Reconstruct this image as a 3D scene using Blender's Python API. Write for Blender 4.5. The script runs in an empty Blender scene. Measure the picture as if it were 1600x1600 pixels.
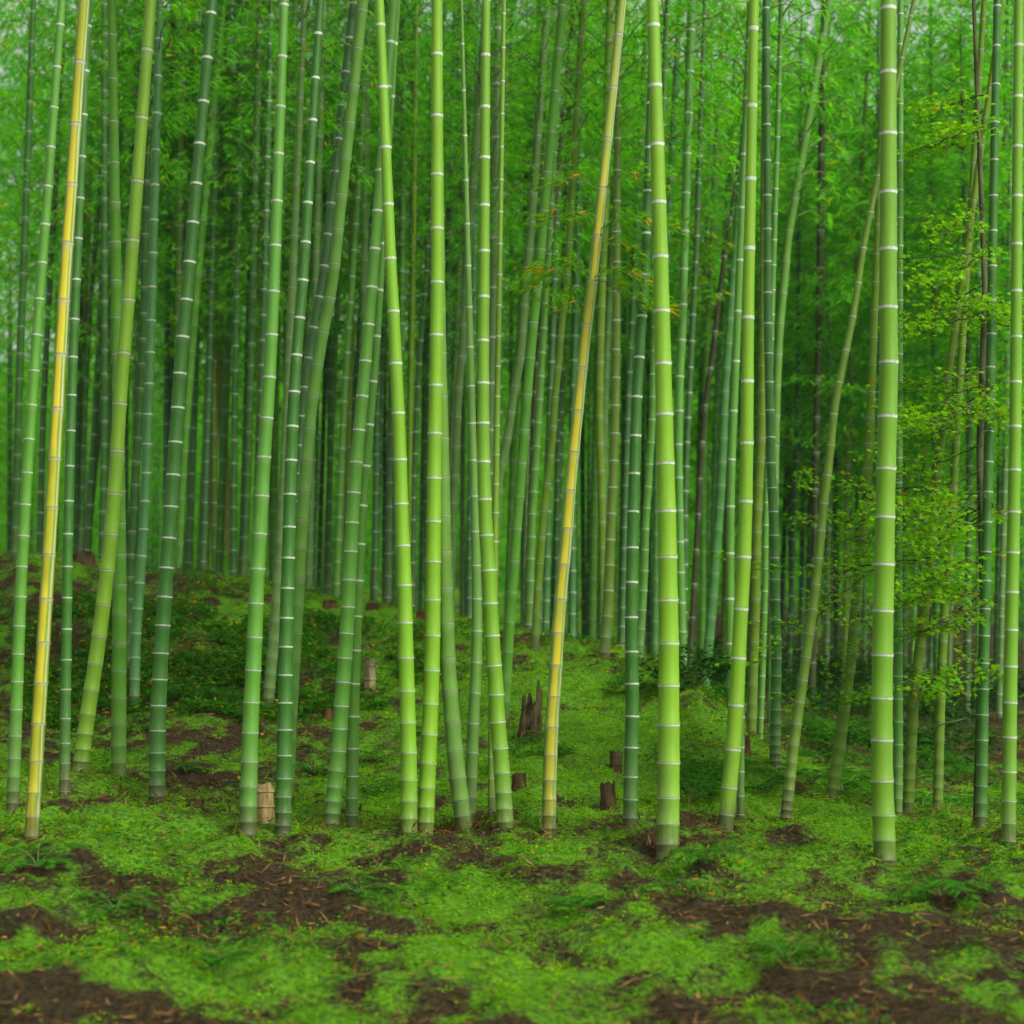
import bpy, math, random
import numpy as np
from mathutils import Vector, Matrix
random.seed(7); rng = np.random.default_rng(7)
SC = bpy.context.scene
COL = SC.collection
F = 2722.0; TH = math.atan(400/F); ST, CT = math.sin(TH), math.cos(TH)

# ------------------------------------------------------------------ helpers
def unproj(x, y, Y):
    a = (x-800)/F; b = (800-y)/F
    d = (a, CT-b*ST, ST+b*CT); k = Y/d[1]
    return np.array((d[0]*k, Y, d[2]*k))
def zimg(Y, y):
    t = (800-y)/F
    return Y*(t*CT+ST)/(CT-t*ST)
def hash2(i, j, s):
    h = (i.astype(np.int64)*374761393 + j.astype(np.int64)*668265263 + s*1442695041) & 0xffffffff
    h = ((h ^ (h >> 13))*1274126177) & 0xffffffff
    return ((h ^ (h >> 16)) & 0xffff)/65535.0
def vnoise(x, y, s=0):
    i = np.floor(x); j = np.floor(y); fx = x-i; fy = y-j
    fx = fx*fx*(3-2*fx); fy = fy*fy*(3-2*fy)
    a = hash2(i, j, s); b = hash2(i+1, j, s); c = hash2(i, j+1, s); d = hash2(i+1, j+1, s)
    return (a*(1-fx)+b*fx)*(1-fy)+(c*(1-fx)+d*fx)*fy
def fbm(x, y, s=0, o=4):
    t = 0; a = .5
    for k in range(o):
        t = t+a*vnoise(x*2**k+17.3*k, y*2**k-9.1*k, s+k); a *= .5
    return t/(1-.5**o)

def mesh(name, v, f, mat=None, smooth=False):
    m = bpy.data.meshes.new(name)
    m.from_pydata(v if isinstance(v, list) else v.tolist(), [], f if isinstance(f, list) else f.tolist())
    if mat: m.materials.append(mat)
    if smooth: m.polygons.foreach_set('use_smooth', [True]*len(m.polygons))
    m.update(); return m
def fast_mesh(name, v, quads, mat=None, smooth=False):
    m = bpy.data.meshes.new(name); n = len(quads); k = quads.shape[1]
    m.vertices.add(len(v)); m.vertices.foreach_set('co', v.astype(np.float32).ravel())
    m.loops.add(n*k); m.loops.foreach_set('vertex_index', quads.astype(np.int32).ravel())
    m.polygons.add(n); m.polygons.foreach_set('loop_start', np.arange(n, dtype=np.int32)*k)
    m.polygons.foreach_set('loop_total', np.full(n, k, dtype=np.int32))
    if smooth: m.polygons.foreach_set('use_smooth', np.ones(n, dtype=bool))
    m.update(calc_edges=True); m.validate()
    if mat: m.materials.append(mat)
    return m
def link(name, data, parent=None, loc=None):
    o = bpy.data.objects.new(name, data); COL.objects.link(o)
    if parent: o.parent = parent
    if loc is not None: o.location = loc
    return o
def tag(o, label=None, cat=None, group=None, kind=None):
    if label: o['label'] = label
    if cat: o['category'] = cat
    if group: o['group'] = group
    if kind: o['kind'] = kind
    return o
def thing(name, label, cat, loc, group=None):
    o = link(name, None, None, loc); o.empty_display_size = .1
    return tag(o, label, cat, group)
def fattr(m, name, vals, dom='POINT'):
    a = m.attributes.new(name, 'FLOAT', dom); a.data.foreach_set('value', np.asarray(vals, dtype=np.float32))

# ------------------------------------------------------------------ materials
class NT:
    def __init__(s, name):
        s.m = bpy.data.materials.new(name); s.m.use_nodes = True
        s.t = s.m.node_tree; s.t.nodes.clear()
        s.out = s.t.nodes.new('ShaderNodeOutputMaterial')
    def n(s, typ, ins=None, **kw):
        nd = s.t.nodes.new(typ)
        for k, v in kw.items(): setattr(nd, k, v)
        for k, v in (ins or {}).items():
            if isinstance(v, bpy.types.NodeSocket): s.t.links.new(v, nd.inputs[k])
            else: nd.inputs[k].default_value = v
        return nd
    def math(s, op, a, b=0.0, c=0.0, clamp=False):
        return s.n('ShaderNodeMath', {0: a, 1: b, 2: c}, operation=op, use_clamp=clamp).outputs[0]
    def ss(s, v, a, b):
        return s.n('ShaderNodeMapRange', {0: v, 1: a, 2: b, 3: 0.0, 4: 1.0}, interpolation_type='SMOOTHSTEP').outputs[0]
    def mix(s, f, a, b, mode='MIX'):
        nd = s.n('ShaderNodeMix', data_type='RGBA', blend_type=mode)
        for k, v in ((0, f), (6, a), (7, b)):
            if isinstance(v, bpy.types.NodeSocket): s.t.links.new(v, nd.inputs[k])
            else: nd.inputs[k].default_value = v
        return nd.outputs[2]
    def noise(s, vec, scale, detail=3.0, rough=.55):
        return s.n('ShaderNodeTexNoise', {'Vector': vec, 'Scale': scale, 'Detail': detail, 'Roughness': rough}).outputs[0]
    def scale(s, vec, sc):
        return s.n('ShaderNodeMapping', {'Vector': vec, 'Scale': sc}).outputs[0]
    def fin(s, sh): s.t.links.new(sh, s.out.inputs[0]); return s.m
def c4(c): return (*c, 1.0)

def culm_mat(name, ring0=.952, ring=(.5, .56, .44), ringf=1.0, dark=.6, stripe=None, bloom=.25, stains=(), patchy=.5, spec=.22):
    T = NT(name)
    uv = T.n('ShaderNodeUVMap').outputs[0]
    sp = T.n('ShaderNodeSeparateXYZ', {0: uv}); u, v = sp.outputs[0], sp.outputs[1]
    obj = T.n('ShaderNodeTexCoord').outputs['Object']
    oi = T.n('ShaderNodeObjectInfo')
    ovec = T.n('ShaderNodeVectorMath', {0: obj, 1: oi.outputs['Random']}, operation='ADD').outputs[0]
    fr = T.math('FRACT', v)
    idx = T.math('FLOOR', v)
    jit = T.n('ShaderNodeTexWhiteNoise', {'W': T.math('ADD', idx, T.math('MULTIPLY', oi.outputs['Random'], 91.0))}, noise_dimensions='1D').outputs[0]
    streak = T.noise(T.scale(ovec, (60, 60, 1.2)), 1.0, 4)
    blotch = T.noise(T.scale(ovec, (5, 5, 2.2)), 1.0, 4)
    fine = T.noise(T.scale(ovec, (180, 180, 60)), 1.0, 2)
    base = oi.outputs['Color']
    col = T.mix(T.math('MULTIPLY', T.ss(streak, .35, .75), .35), base, T.mix(1.0, base, (1.35, 1.18, .9, 1), 'MULTIPLY'))
    col = T.mix(T.math('MULTIPLY', T.ss(blotch, .45, .75), patchy), col, T.mix(1.0, col, (.74, .74, .66, 1), 'MULTIPLY'))
    col = T.mix(T.math('MULTIPLY', jit, .5), col, T.mix(1.0, col, (1.14, 1.05, .8, 1), 'MULTIPLY'))
    if stripe:
        sv = T.n('ShaderNodeCombineXYZ', {0: T.math('MULTIPLY', u, 5.0), 1: T.math('MULTIPLY', idx, 3.7), 2: T.math('MULTIPLY', v, .35)}).outputs[0]
        sn = T.math('MULTIPLY', T.math('SUBTRACT', T.noise(sv, 1.0, 3), .5), .16)
        uu = T.math('ADD', T.math('FRACT', T.math('MULTIPLY', T.math('ADD', u, sn), 2.0)), 0.0)
        band = T.math('MULTIPLY', T.ss(uu, .29, .36), T.math('SUBTRACT', 1.0, T.ss(uu, .64, .70)))
        band = T.math('MULTIPLY', band, T.math('ADD', .45, T.math('MULTIPLY', T.ss(blotch, .3, .55), .55)))
        band = T.math('MULTIPLY', band, T.math('ADD', .2, T.math('MULTIPLY', T.ss(T.n('ShaderNodeSeparateXYZ', {0: obj}).outputs[2], 5.0, 3.3), .8)))
        col = T.mix(band, col, c4(stripe))
        line = T.math('MULTIPLY', T.ss(uu, .76, .79), T.math('SUBTRACT', 1.0, T.ss(uu, .85, .88)))
        col = T.mix(T.math('MULTIPLY', line, .8), col, c4((.4, .43, .24)))
    # waxy bloom under each node, worn unevenly
    bl = T.math('MULTIPLY', T.ss(fr, .72, .95), T.math('MULTIPLY', T.ss(blotch, .3, .6), bloom))
    col = T.mix(bl, col, c4((.27, .37, .2)))
    # specks, scuffs, and a greyer weathered foot
    speck = T.ss(T.noise(T.scale(ovec, (70, 70, 45)), 1.0, 3, .6), .64, .74)
    col = T.mix(T.math('MULTIPLY', speck, .4), col, T.mix(1.0, col, (.5, .42, .4, 1), 'MULTIPLY'))
    scuff = T.ss(T.noise(T.scale(ovec, (38, 38, 5)), 1.0, 4, .6), .62, .72)
    col = T.mix(T.math('MULTIPLY', scuff, .28), col, c4((.2, .27, .1)))
    foot = T.math('SUBTRACT', 1.0, T.ss(T.n('ShaderNodeSeparateXYZ', {0: obj}).outputs[2], .05, .9))
    fmask = T.math('MULTIPLY', foot, T.math('ADD', .15, T.math('MULTIPLY', T.ss(blotch, .4, .62), .5)))
    col = T.mix(fmask, col, c4((.095, .14, .045)))
    dirt = T.math('SUBTRACT', 1.0, T.ss(T.math('ADD', T.n('ShaderNodeSeparateXYZ', {0: obj}).outputs[2], T.math('MULTIPLY', T.math('SUBTRACT', streak, .5), .25)), .0, .2))
    col = T.mix(T.math('MULTIPLY', dirt, .75), col, c4((.05, .042, .018)))
    for (p, r, c) in stains:
        d = T.n('ShaderNodeVectorMath', {0: obj, 1: tuple(p)}, operation='SUBTRACT').outputs[0]
        d = T.scale(d, (1/r[0], 1/r[0], 1/r[1]))
        ln = T.n('ShaderNodeVectorMath', {0: d}, operation='LENGTH').outputs['Value']
        ln = T.math('ADD', ln, T.math('MULTIPLY', T.math('SUBTRACT', T.noise(ovec, 30.0, 3), .5), 1.6))
        col = T.mix(T.ss(ln, 1.1, .5), col, c4(c))
    wob = T.math('MULTIPLY', T.math('SUBTRACT', fine, .5), .012)
    f2 = T.math('ADD', fr, wob)
    rg = T.math('MULTIPLY', T.ss(f2, ring0, ring0+.012), T.math('ADD', .55, T.math('MULTIPLY', T.ss(streak, .3, .55), .45)))
    rg = T.math('MULTIPLY', rg, ringf)
    col = T.mix(T.math('MULTIPLY', T.math('SUBTRACT', T.ss(f2, .90, ring0), T.ss(f2, ring0, ring0+.01)), .22*dark), col, T.mix(1.0, col, (.45, .5, .4, 1), 'MULTIPLY'))
    col = T.mix(rg, col, c4(ring))
    dk = T.math('MULTIPLY', T.math('SUBTRACT', 1.0, T.ss(f2, .008, .022)), dark)
    col = T.mix(dk, col, c4((.07, .06, .03)))
    bmp = T.n('ShaderNodeBump', {'Height': streak, 'Strength': .12, 'Distance': .002}).outputs[0]
    b = T.n('ShaderNodeBsdfPrincipled', {'Base Color': col, 'Roughness': T.math('ADD', .38, T.math('MULTIPLY', blotch, .25)), 'Specular IOR Level': spec, 'Normal': bmp})
    return T.fin(b.outputs[0])

def leaf_mat(name, ca, cb, dry=(.55, .25, .02), trans=.5, tc=None, rough=.5):
    T = NT(name)
    tint = T.n('ShaderNodeAttribute', attribute_name='tint').outputs['Fac']
    dr = T.n('ShaderNodeAttribute', attribute_name='dry').outputs['Fac']
    oi = T.n('ShaderNodeObjectInfo').outputs['Random']
    col = T.mix(tint, c4(ca), c4(cb))
    col = T.mix(T.math('MULTIPLY', oi, .35), col, T.mix(1.0, col, (1.3, 1.1, .6, 1), 'MULTIPLY'))
    col = T.mix(dr, col, c4(dry))
    tcol = T.mix(1.0, col, c4(tc or (2.0, 2.0, .8)), 'MULTIPLY')
    b = T.n('ShaderNodeBsdfDiffuse', {'Color': col})
    t = T.n('ShaderNodeBsdfTranslucent', {'Color': tcol})
    mx = T.n('ShaderNodeMixShader', {0: trans, 1: b.outputs[0], 2: t.outputs[0]})
    return T.fin(mx.outputs[0])
def plain_mat(name, ca, cb, sc=8.0, stretch=(1, 1, 1), rough=.85, bump=.4):
    T = NT(name)
    obj = T.n('ShaderNodeTexCoord').outputs['Object']
    n1 = T.noise(T.scale(obj, stretch), sc, 6, .65)
    col = T.mix(T.ss(n1, .3, .7), c4(ca), c4(cb))
    bm = T.n('ShaderNodeBump', {'Height': n1, 'Strength': bump, 'Distance': .01}).outputs[0]
    return T.fin(T.n('ShaderNodeBsdfPrincipled', {'Base Color': col, 'Roughness': rough, 'Specular IOR Level': .05, 'Normal': bm}).outputs[0])
def ground_mat():
    T = NT('mossy_soil')
    pos = T.n('ShaderNodeTexCoord').outputs['Object']
    ms = T.n('ShaderNodeAttribute', attribute_name='moss').outputs['Fac']
    n1 = T.noise(pos, 5.0, 8, .65); n2 = T.noise(pos, 38.0, 5, .7); n3 = T.noise(pos, 120.0, 4, .7)
    soil = T.mix(T.ss(n2, .35, .65), c4((.010, .008, .003)), c4((.062, .042, .012)))
    soil = T.mix(T.ss(n3, .6, .72), soil, c4((.17, .11, .04)))
    moss = T.mix(T.ss(n2, .3, .7), c4((.03, .11, .003)), c4((.14, .36, .006)))
    moss = T.mix(T.math('MULTIPLY', T.ss(n1, .5, .75), .5), moss, c4((.085, .11, .01)))
    f = T.math('ADD', ms, T.math('MULTIPLY', T.math('SUBTRACT', n2, .5), .7))
    col = T.mix(T.ss(f, .25, .72), soil, moss)
    h = T.math('ADD', T.math('MULTIPLY', n2, .6), T.math('MULTIPLY', n3, .4))
    bm = T.n('ShaderNodeBump', {'Height': h, 'Strength': 1.0, 'Distance': .05}).outputs[0]
    return T.fin(T.n('ShaderNodeBsdfPrincipled', {'Base Color': col, 'Roughness': .9, 'Specular IOR Level': .15, 'Normal': bm}).outputs[0])

M_CULM = {
 'young': culm_mat('young_culm_skin', ring0=.942, ringf=1.0, dark=.35, bloom=.10, patchy=.3),
 'green': culm_mat('green_culm_skin', ringf=.8, dark=.45, bloom=.14),
 'old': culm_mat('old_culm_skin', ring=(.3, .36, .24), ringf=.55, dark=.7, bloom=.2, patchy=.7, spec=.08),
 'scar': culm_mat('scarred_culm_skin', ring=(.38, .38, .27), ringf=.75, dark=.85, bloom=.15),
 'striped': culm_mat('striped_culm_skin', ring=(.34, .36, .3), ringf=.8, dark=.7, stripe=(.43, .37, .014), bloom=.2, patchy=.3),
}
COLS = dict(lime=(.135, .30, .012), lime2=(.108, .258, .012), mid=(.062, .19, .018), dark=(.028, .112, .011), pale=(.085, .2, .032),  # dark and shade mix older canes' own colour with shade painted in
            grey=(.075, .155, .04), olive=(.08, .155, .012), yellow=(.17, .28, .055), gold=(.15, .21, .012), shade=(.025, .085, .014),
            teal=(.04, .135, .032), brown=(.026, .034, .011), tan=(.27, .29, .07), spring=(.11, .225, .01))
M_LEAF = leaf_mat('bamboo_leaf', (.04, .205, .008), (.16, .48, .024), trans=.55, tc=(1.5, 1.75, .6), rough=.65)
M_SPRAY = leaf_mat('spray_leaf', (.05, .17, .006), (.12, .3, .010), trans=.5)
M_MAPLE = leaf_mat('maple_leaf', (.07, .22, .004), (.18, .40, .008), dry=(.2, .07, .012), trans=.5)
M_FERN = leaf_mat('fern_leaf', (.014, .075, .008), (.045, .18, .008), trans=.35)
M_DARKLEAF = leaf_mat('undergrowth_leaf', (.008, .04, .006), (.024, .10, .010), trans=.3)  # dark leaf; deep shade of the right side is put into this colour
M_MOSS = leaf_mat('moss_blade', (.03, .12, .002), (.19, .42, .005), dry=(.2, .13, .03), trans=.35)
M_LITTER = leaf_mat('dry_leaf', (.06, .032, .012), (.22, .14, .05), trans=.15)
M_TWIG = plain_mat('twig_bark', (.06, .1, .02), (.14, .2, .05), 20)
M_BARK = plain_mat('maple_bark', (.03, .033, .014), (.10, .11, .05), 14, (1, 1, .3))
M_ROT = plain_mat('rotten_wood', (.010, .008, .004), (.085, .066, .03), 26, (1, 1, .12), bump=1)
M_CUT = plain_mat('cut_wood', (.12, .085, .03), (.34, .27, .11), 30, (1, 1, .2))
M_DARKROT = plain_mat('dark_stump_wood', (.012, .009, .005), (.07, .048, .022), 20, (1, 1, .2), bump=1)
M_RED = plain_mat('red_stump_wood', (.03, .016, .006), (.11, .058, .02), 18, (1, 1, .3), bump=.8)
M_GREYW = plain_mat('weathered_cane', (.06, .05, .025), (.24, .21, .10), 16, (1, 1, .3), bump=.8)
M_SOIL = ground_mat()

# ------------------------------------------------------------------ terrain
PROF = {
 100: [(10, 1290), (11.2, 1218), (11.7, 1212), (12.4, 1222), (13, 1215), (14, 1185), (16, 1125), (17, 1060), (18, 985), (20, 900), (22, 868), (26, 872), (45, 900)],
 180: [(10, 1300), (11.2, 1240), (11.7, 1225), (12.4, 1225), (13, 1215), (14.5, 1170), (16, 1120), (17, 1055), (18, 990), (20, 920), (22, 885), (26, 885), (45, 900)],
 250: [(10, 1320), (11.2, 1262), (12, 1245), (13, 1215), (15.5, 1120), (16.2, 1108), (16.8, 1055), (18.5, 980), (20, 930), (21.5, 902), (26, 902), (45, 915)],
 400: [(10, 1330), (11, 1290), (12.5, 1230), (15.5, 1122), (16.2, 1108), (16.8, 1045), (18.5, 985), (20.5, 927), (22, 912), (28, 915), (45, 925)],
 560: [(10, 1340), (11, 1285), (12.5, 1225), (15.5, 1118), (16.4, 1080), (17.2, 1050), (19, 985), (21, 950), (23, 945), (30, 950), (45, 950)],
 740: [(9.8, 1345), (11, 1280), (12.5, 1210), (15, 1105), (17, 1030), (19, 985), (21, 978), (30, 985), (45, 970)],
 880: [(9.6, 1350), (11, 1282), (12.5, 1212), (14.5, 1115), (16, 1050), (18, 1012), (20, 1008), (30, 1010), (45, 985)],
 1000: [(9.4, 1355), (10.8, 1285), (12, 1230), (14, 1135), (15.5, 1060), (16.8, 1033), (20, 1035), (30, 1040), (45, 1000)],
 1090: [(9.2, 1360), (10.6, 1290), (11.7, 1240), (13, 1155), (14.5, 1085), (15.5, 1076), (20, 1085), (30, 1055), (45, 1005)],
 1200: [(9.2, 1370), (10.6, 1295), (11.7, 1245), (13, 1190), (14, 1180), (16, 1185), (20, 1125), (30, 1065), (45, 1010)],
 1300: [(9.2, 1375), (10.6, 1305), (12, 1265), (14, 1232), (16, 1200), (20, 1140), (30, 1070), (45, 1015)],
 1500: [(9.2, 1380), (10.6, 1320), (12, 1290), (14, 1255), (16, 1225), (20, 1165), (30, 1085), (45, 1020)],
}
YS = np.concatenate([np.arange(0, 60, .1), np.arange(60, 500, 4)])
ucols = sorted(PROF)
PZ = []
for u in ucols:
    pts = PROF[u]
    yy = [-20, 2.5, 6.2]+[p[0] for p in pts]+[75, 110, 500]
    zz = [-1.75, -1.7, -1.05]+[zimg(*p) for p in pts]+[zimg(75, 915), zimg(110, 760), 120]
    z = np.interp(YS, yy, zz)
    k = np.ones(5)/5; zs = np.convolve(np.pad(z[:600], 2, mode='edge'), k, 'valid'); z[:600] = zs
    PZ.append(z)
PZ = np.array(PZ)
def terrain_base(X, Y):
    u = np.clip(800+F*X/np.maximum(Y, 1.0), ucols[0], ucols[-1])
    ci = np.clip(np.searchsorted(ucols, u, side='right')-1, 0, len(ucols)-2)
    ua = np.array(ucols, dtype=float)
    t = np.clip((u-ua[ci])/(ua[ci+1]-ua[ci]), 0, 1)
    yi = np.where(Y < 60, np.clip(Y/.1, 0, 599), 600+(Y-60)/4)
    yi = np.clip(yi, 0, len(YS)-1.001); y0 = np.floor(yi).astype(int); fy = yi-y0
    g = lambda c: PZ[c, y0]*(1-fy)+PZ[c, y0+1]*fy
    return g(ci)*(1-t)+g(ci+1)*t
def terrain(X, Y, fine=True):
    X = np.asarray(X, float); Y = np.asarray(Y, float)
    z = terrain_base(X, Y)
    z = z+(fbm(X*1.1, Y*1.1, 3, 3)-.5)*.16
    if fine:
        z = z+(fbm(X*2.3, Y*2.3, 8, 2)-.5)*.14+(fbm(X*5, Y*5, 9, 3)-.5)*.13+(fbm(X*17, Y*17, 14, 2)-.5)*.045
    return z
def moss_mask(X, Y):
    n = fbm(X*.9+3, Y*.9, 31, 4); n2 = fbm(X*3.1, Y*3.1, 41, 3)
    u = 800+F*X/np.maximum(Y, 1)
    bias = np.interp(u, [100, 300, 520, 640, 760, 1100, 1300, 1600], [.0, -.03, .02, .1, .2, .16, .14, .10])
    dirt = np.exp(-((Y-17.3)/1.6)**2)*np.interp(u, [100, 560, 700], [.2, .14, 0])
    near = np.interp(Y, [8, 9.8, 10.8, 11.6], [-.22, -.2, -.08, 0])+np.interp(Y, [12, 14, 16], [.08, .05, 0])
    n3 = fbm(X*8, Y*8, 47, 3)
    near = near-np.interp(u, [1020, 1120], [0, .5])*np.interp(Y, [15.5, 18], [0, 1])  # moss cut to dark soil behind the right crest, standing in for shade
    return np.clip(.53+(n-.5)*1.25+(n2-.5)*1.0+(n3-.5)*1.1+bias-dirt+near, 0, 1)
def ground_hit(x, y):
    """distance at which the sight line through a photo point meets the hillside"""
    Ys = np.arange(6, 60, .02); P = np.array([unproj(x, y, t) for t in (1.0,)])[0]
    zz = terrain(P[0]*Ys, Ys, False); hit = np.nonzero(P[2]*Ys <= zz)[0]
    return Ys[hit[0]] if len(hit) else 30.0

us = np.arange(-900, 2501, 7.0)
rows = np.concatenate([np.arange(-6, 6, .5), np.arange(6, 9.5, .06), np.arange(9.5, 23, .032), np.arange(23, 40, .2), np.arange(40, 80, 1.0), np.arange(80, 420, 12)])
U, R = np.meshgrid(us, rows)
X = (U-800)/F*(np.maximum(R, 0)+5); Zt = terrain(X, R)
V = np.stack([X, R, Zt], -1).reshape(-1, 3)
nr, nc = U.shape
ii = (np.arange(nr-1)[:, None]*nc+np.arange(nc-1)[None, :]).ravel()
gm = fast_mesh('ground', V, np.stack([ii, ii+1, ii+nc+1, ii+nc], -1), M_SOIL, True)
fattr(gm, 'moss', moss_mask(X, R).ravel())
tag(link('ground', gm), kind='structure')

# ------------------------------------------------------------------ leaves
def nrm(a): return a/np.maximum(np.linalg.norm(a, axis=-1, keepdims=True), 1e-9)
def blades(P, D, L, W, tint, dry, droop=.25, fold=.18, mat=None, name='foliage'):
    n = len(P); D = nrm(D); L = np.asarray(L)[:, None]; W = np.asarray(W)[:, None]
    rnd = rng.normal(0, 1, (n, 3)); rnd[:, 2] *= .35
    up = nrm(np.array([0, 0, 1.0])+rnd*.45)
    S = nrm(np.cross(D, up)); N = np.cross(S, D)
    dz = np.array([0, 0, -1.0])
    v = np.empty((n, 5, 3))
    v[:, 0] = P; v[:, 1] = P+D*L*.38+S*W*.5+dz*L*droop*.12; v[:, 2] = P+D*L*.42-N*W*fold+dz*L*droop*.15
    v[:, 3] = P+D*L*.38-S*W*.5+dz*L*droop*.12; v[:, 4] = P+D*L+dz*L*droop
    b = np.arange(n)[:, None]*5
    q = np.concatenate([b+np.array([0, 1, 4, 2]), b+np.array([0, 2, 4, 3])], 0)
    m = fast_mesh(name, v.reshape(-1, 3), q, mat)
    fattr(m, 'tint', np.repeat(np.clip(tint, 0, 1), 5)); fattr(m, 'dry', np.repeat(dry, 5))
    return m
def tube(path, rad, sides=4, cap=False):
    path = np.asarray(path, float); n = len(path); rad = np.broadcast_to(rad, n)
    t = nrm(np.gradient(path, axis=0)); ref = np.array([.31, .87, .1]); a = nrm(np.cross(t, ref)); b = np.cross(t, a)
    an = np.arange(sides)/sides*2*math.pi
    v = path[:, None]+rad[:, None, None]*(np.cos(an)[None, :, None]*a[:, None]+np.sin(an)[None, :, None]*b[:, None])
    f = []
    for i in range(n-1):
        for j in range(sides):
            k = (j+1) % sides; f.append((i*sides+j, i*sides+k, (i+1)*sides+k, (i+1)*sides+j))
    return v.reshape(-1, 3), f
def join_tubes(tubes):
    v = []; f = []; o = 0
    for a, b in tubes:
        v.append(a); f += [tuple(i+o for i in q) for q in b]; o += len(a)
    return np.concatenate(v), f

def crown_meshes(seed, H, R0, dens=1.0, leaf=.12, low=.35):
    """branches and foliage of one bamboo crown round a straight stem from 0 to H"""
    r = random.Random(seed); P = []; D = []; tubes = []
    h = 0.1; side = r.random()*6.28
    while h < H:
        q = h/H
        prof = (low+(1-low)*min(1, q*3.2))*(1-.75*max(0, q-.35)/.65)
        for s in range(2):
            az = side+s*2.4+r.uniform(-.5, .5)
            ln = R0*prof*r.uniform(.6, 1.15)
            d = np.array([math.cos(az), math.sin(az), 0.0]); p = np.array([0, 0, h]); pts = [p.copy()]
            el = r.uniform(.5, 1.0); k = max(4, int(ln/.16))
            for i in range(k):
                e = el-1.5*(i/k)**1.3
                p = p+(d*math.cos(e)+np.array([0, 0, math.sin(e)]))*ln/k+np.array([r.uniform(-.02, .02) for _ in range(3)]); pts.append(p.copy())
                if i >= 1 or k < 5:
                    for w in range(max(1, int(round(1.7*dens)))):
                        a2 = az+r.uniform(-1.5, 1.5); tl = r.uniform(.08, .28)
                        c = p+np.array([math.cos(a2)*tl, math.sin(a2)*tl, r.uniform(-.16, .1)])
                        for l in range(r.randint(5, 8)):
                            a3 = a2+r.uniform(-.9, .9); P.append(c+np.array([r.uniform(-.06, .06) for _ in range(3)]))
                            D.append((math.cos(a3), math.sin(a3), r.uniform(-.75, .25)))
            tubes.append(tube(pts[::2] if len(pts) > 6 else pts, np.linspace(.009, .003, len(pts[::2] if len(pts) > 6 else pts)), 3))
        side += 2.1; h += r.uniform(.22, .34)
    tubes.append(tube([(0, 0, .1), (0, 0, H*.5), (0, 0, H)], .004, 3))
    n = len(P); P = np.array(P); D = np.array(D)
    fm = blades(P, D, rng.uniform(.7, 1.25, n)*leaf, rng.uniform(.8, 1.2, n)*leaf*.15, rng.beta(2, 2, n), (rng.random(n) < .02)*.7, .3, .18, M_LEAF)
    bv, bf = join_tubes(tubes)
    return mesh('branches', bv, bf, M_TWIG), fm, n
CROWN_HI = [crown_meshes(100+i, 6.5, 1.25, .34, .13) for i in range(4)]       # crowns of tall canes
CROWN_FAR = [crown_meshes(200+i, 10.0, 2.1, 1.35, .155, .6) for i in range(5)]   # fuller crowns deeper in the grove

# ------------------------------------------------------------------ canes
def cane_mesh(P, rad, vv, sides, mat, base):
    P = P-base
    t = nrm(np.gradient(P, axis=0)); a = nrm(np.cross(t, np.array([0, 1.0, 0]))); b = np.cross(t, a)
    an = np.arange(sides+1)/sides*2*math.pi
    v = P[:, None]+rad[:, None, None]*(np.cos(an)[None, :, None]*a[:, None]+np.sin(an)[None, :, None]*b[:, None])
    n = len(P); s = sides+1
    i = (np.arange(n-1)[:, None]*s+np.arange(sides)[None, :]).ravel()
    q = np.stack([i, i+1, i+s+1, i+s], -1)
    m = fast_mesh('stalk', v.reshape(-1, 3), q, mat, True)
    uvl = m.uv_layers.new(name='UVMap')
    uu = np.stack([np.tile(an/6.2832, n), np.repeat(vv, s)], -1)
    li = np.empty(len(m.loops), dtype=np.int32); m.loops.foreach_get('vertex_index', li)
    uvl.data.foreach_set('uv', uu[li].astype(np.float32).ravel())
    return m
FR = np.array([0, .012, .03, .06, .5, .92, .965, .99]); FRR = np.array([1.085, 1.05, 1.045, 1.0, .98, .995, 1.03, 1.04])
NCANE = [0]
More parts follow.
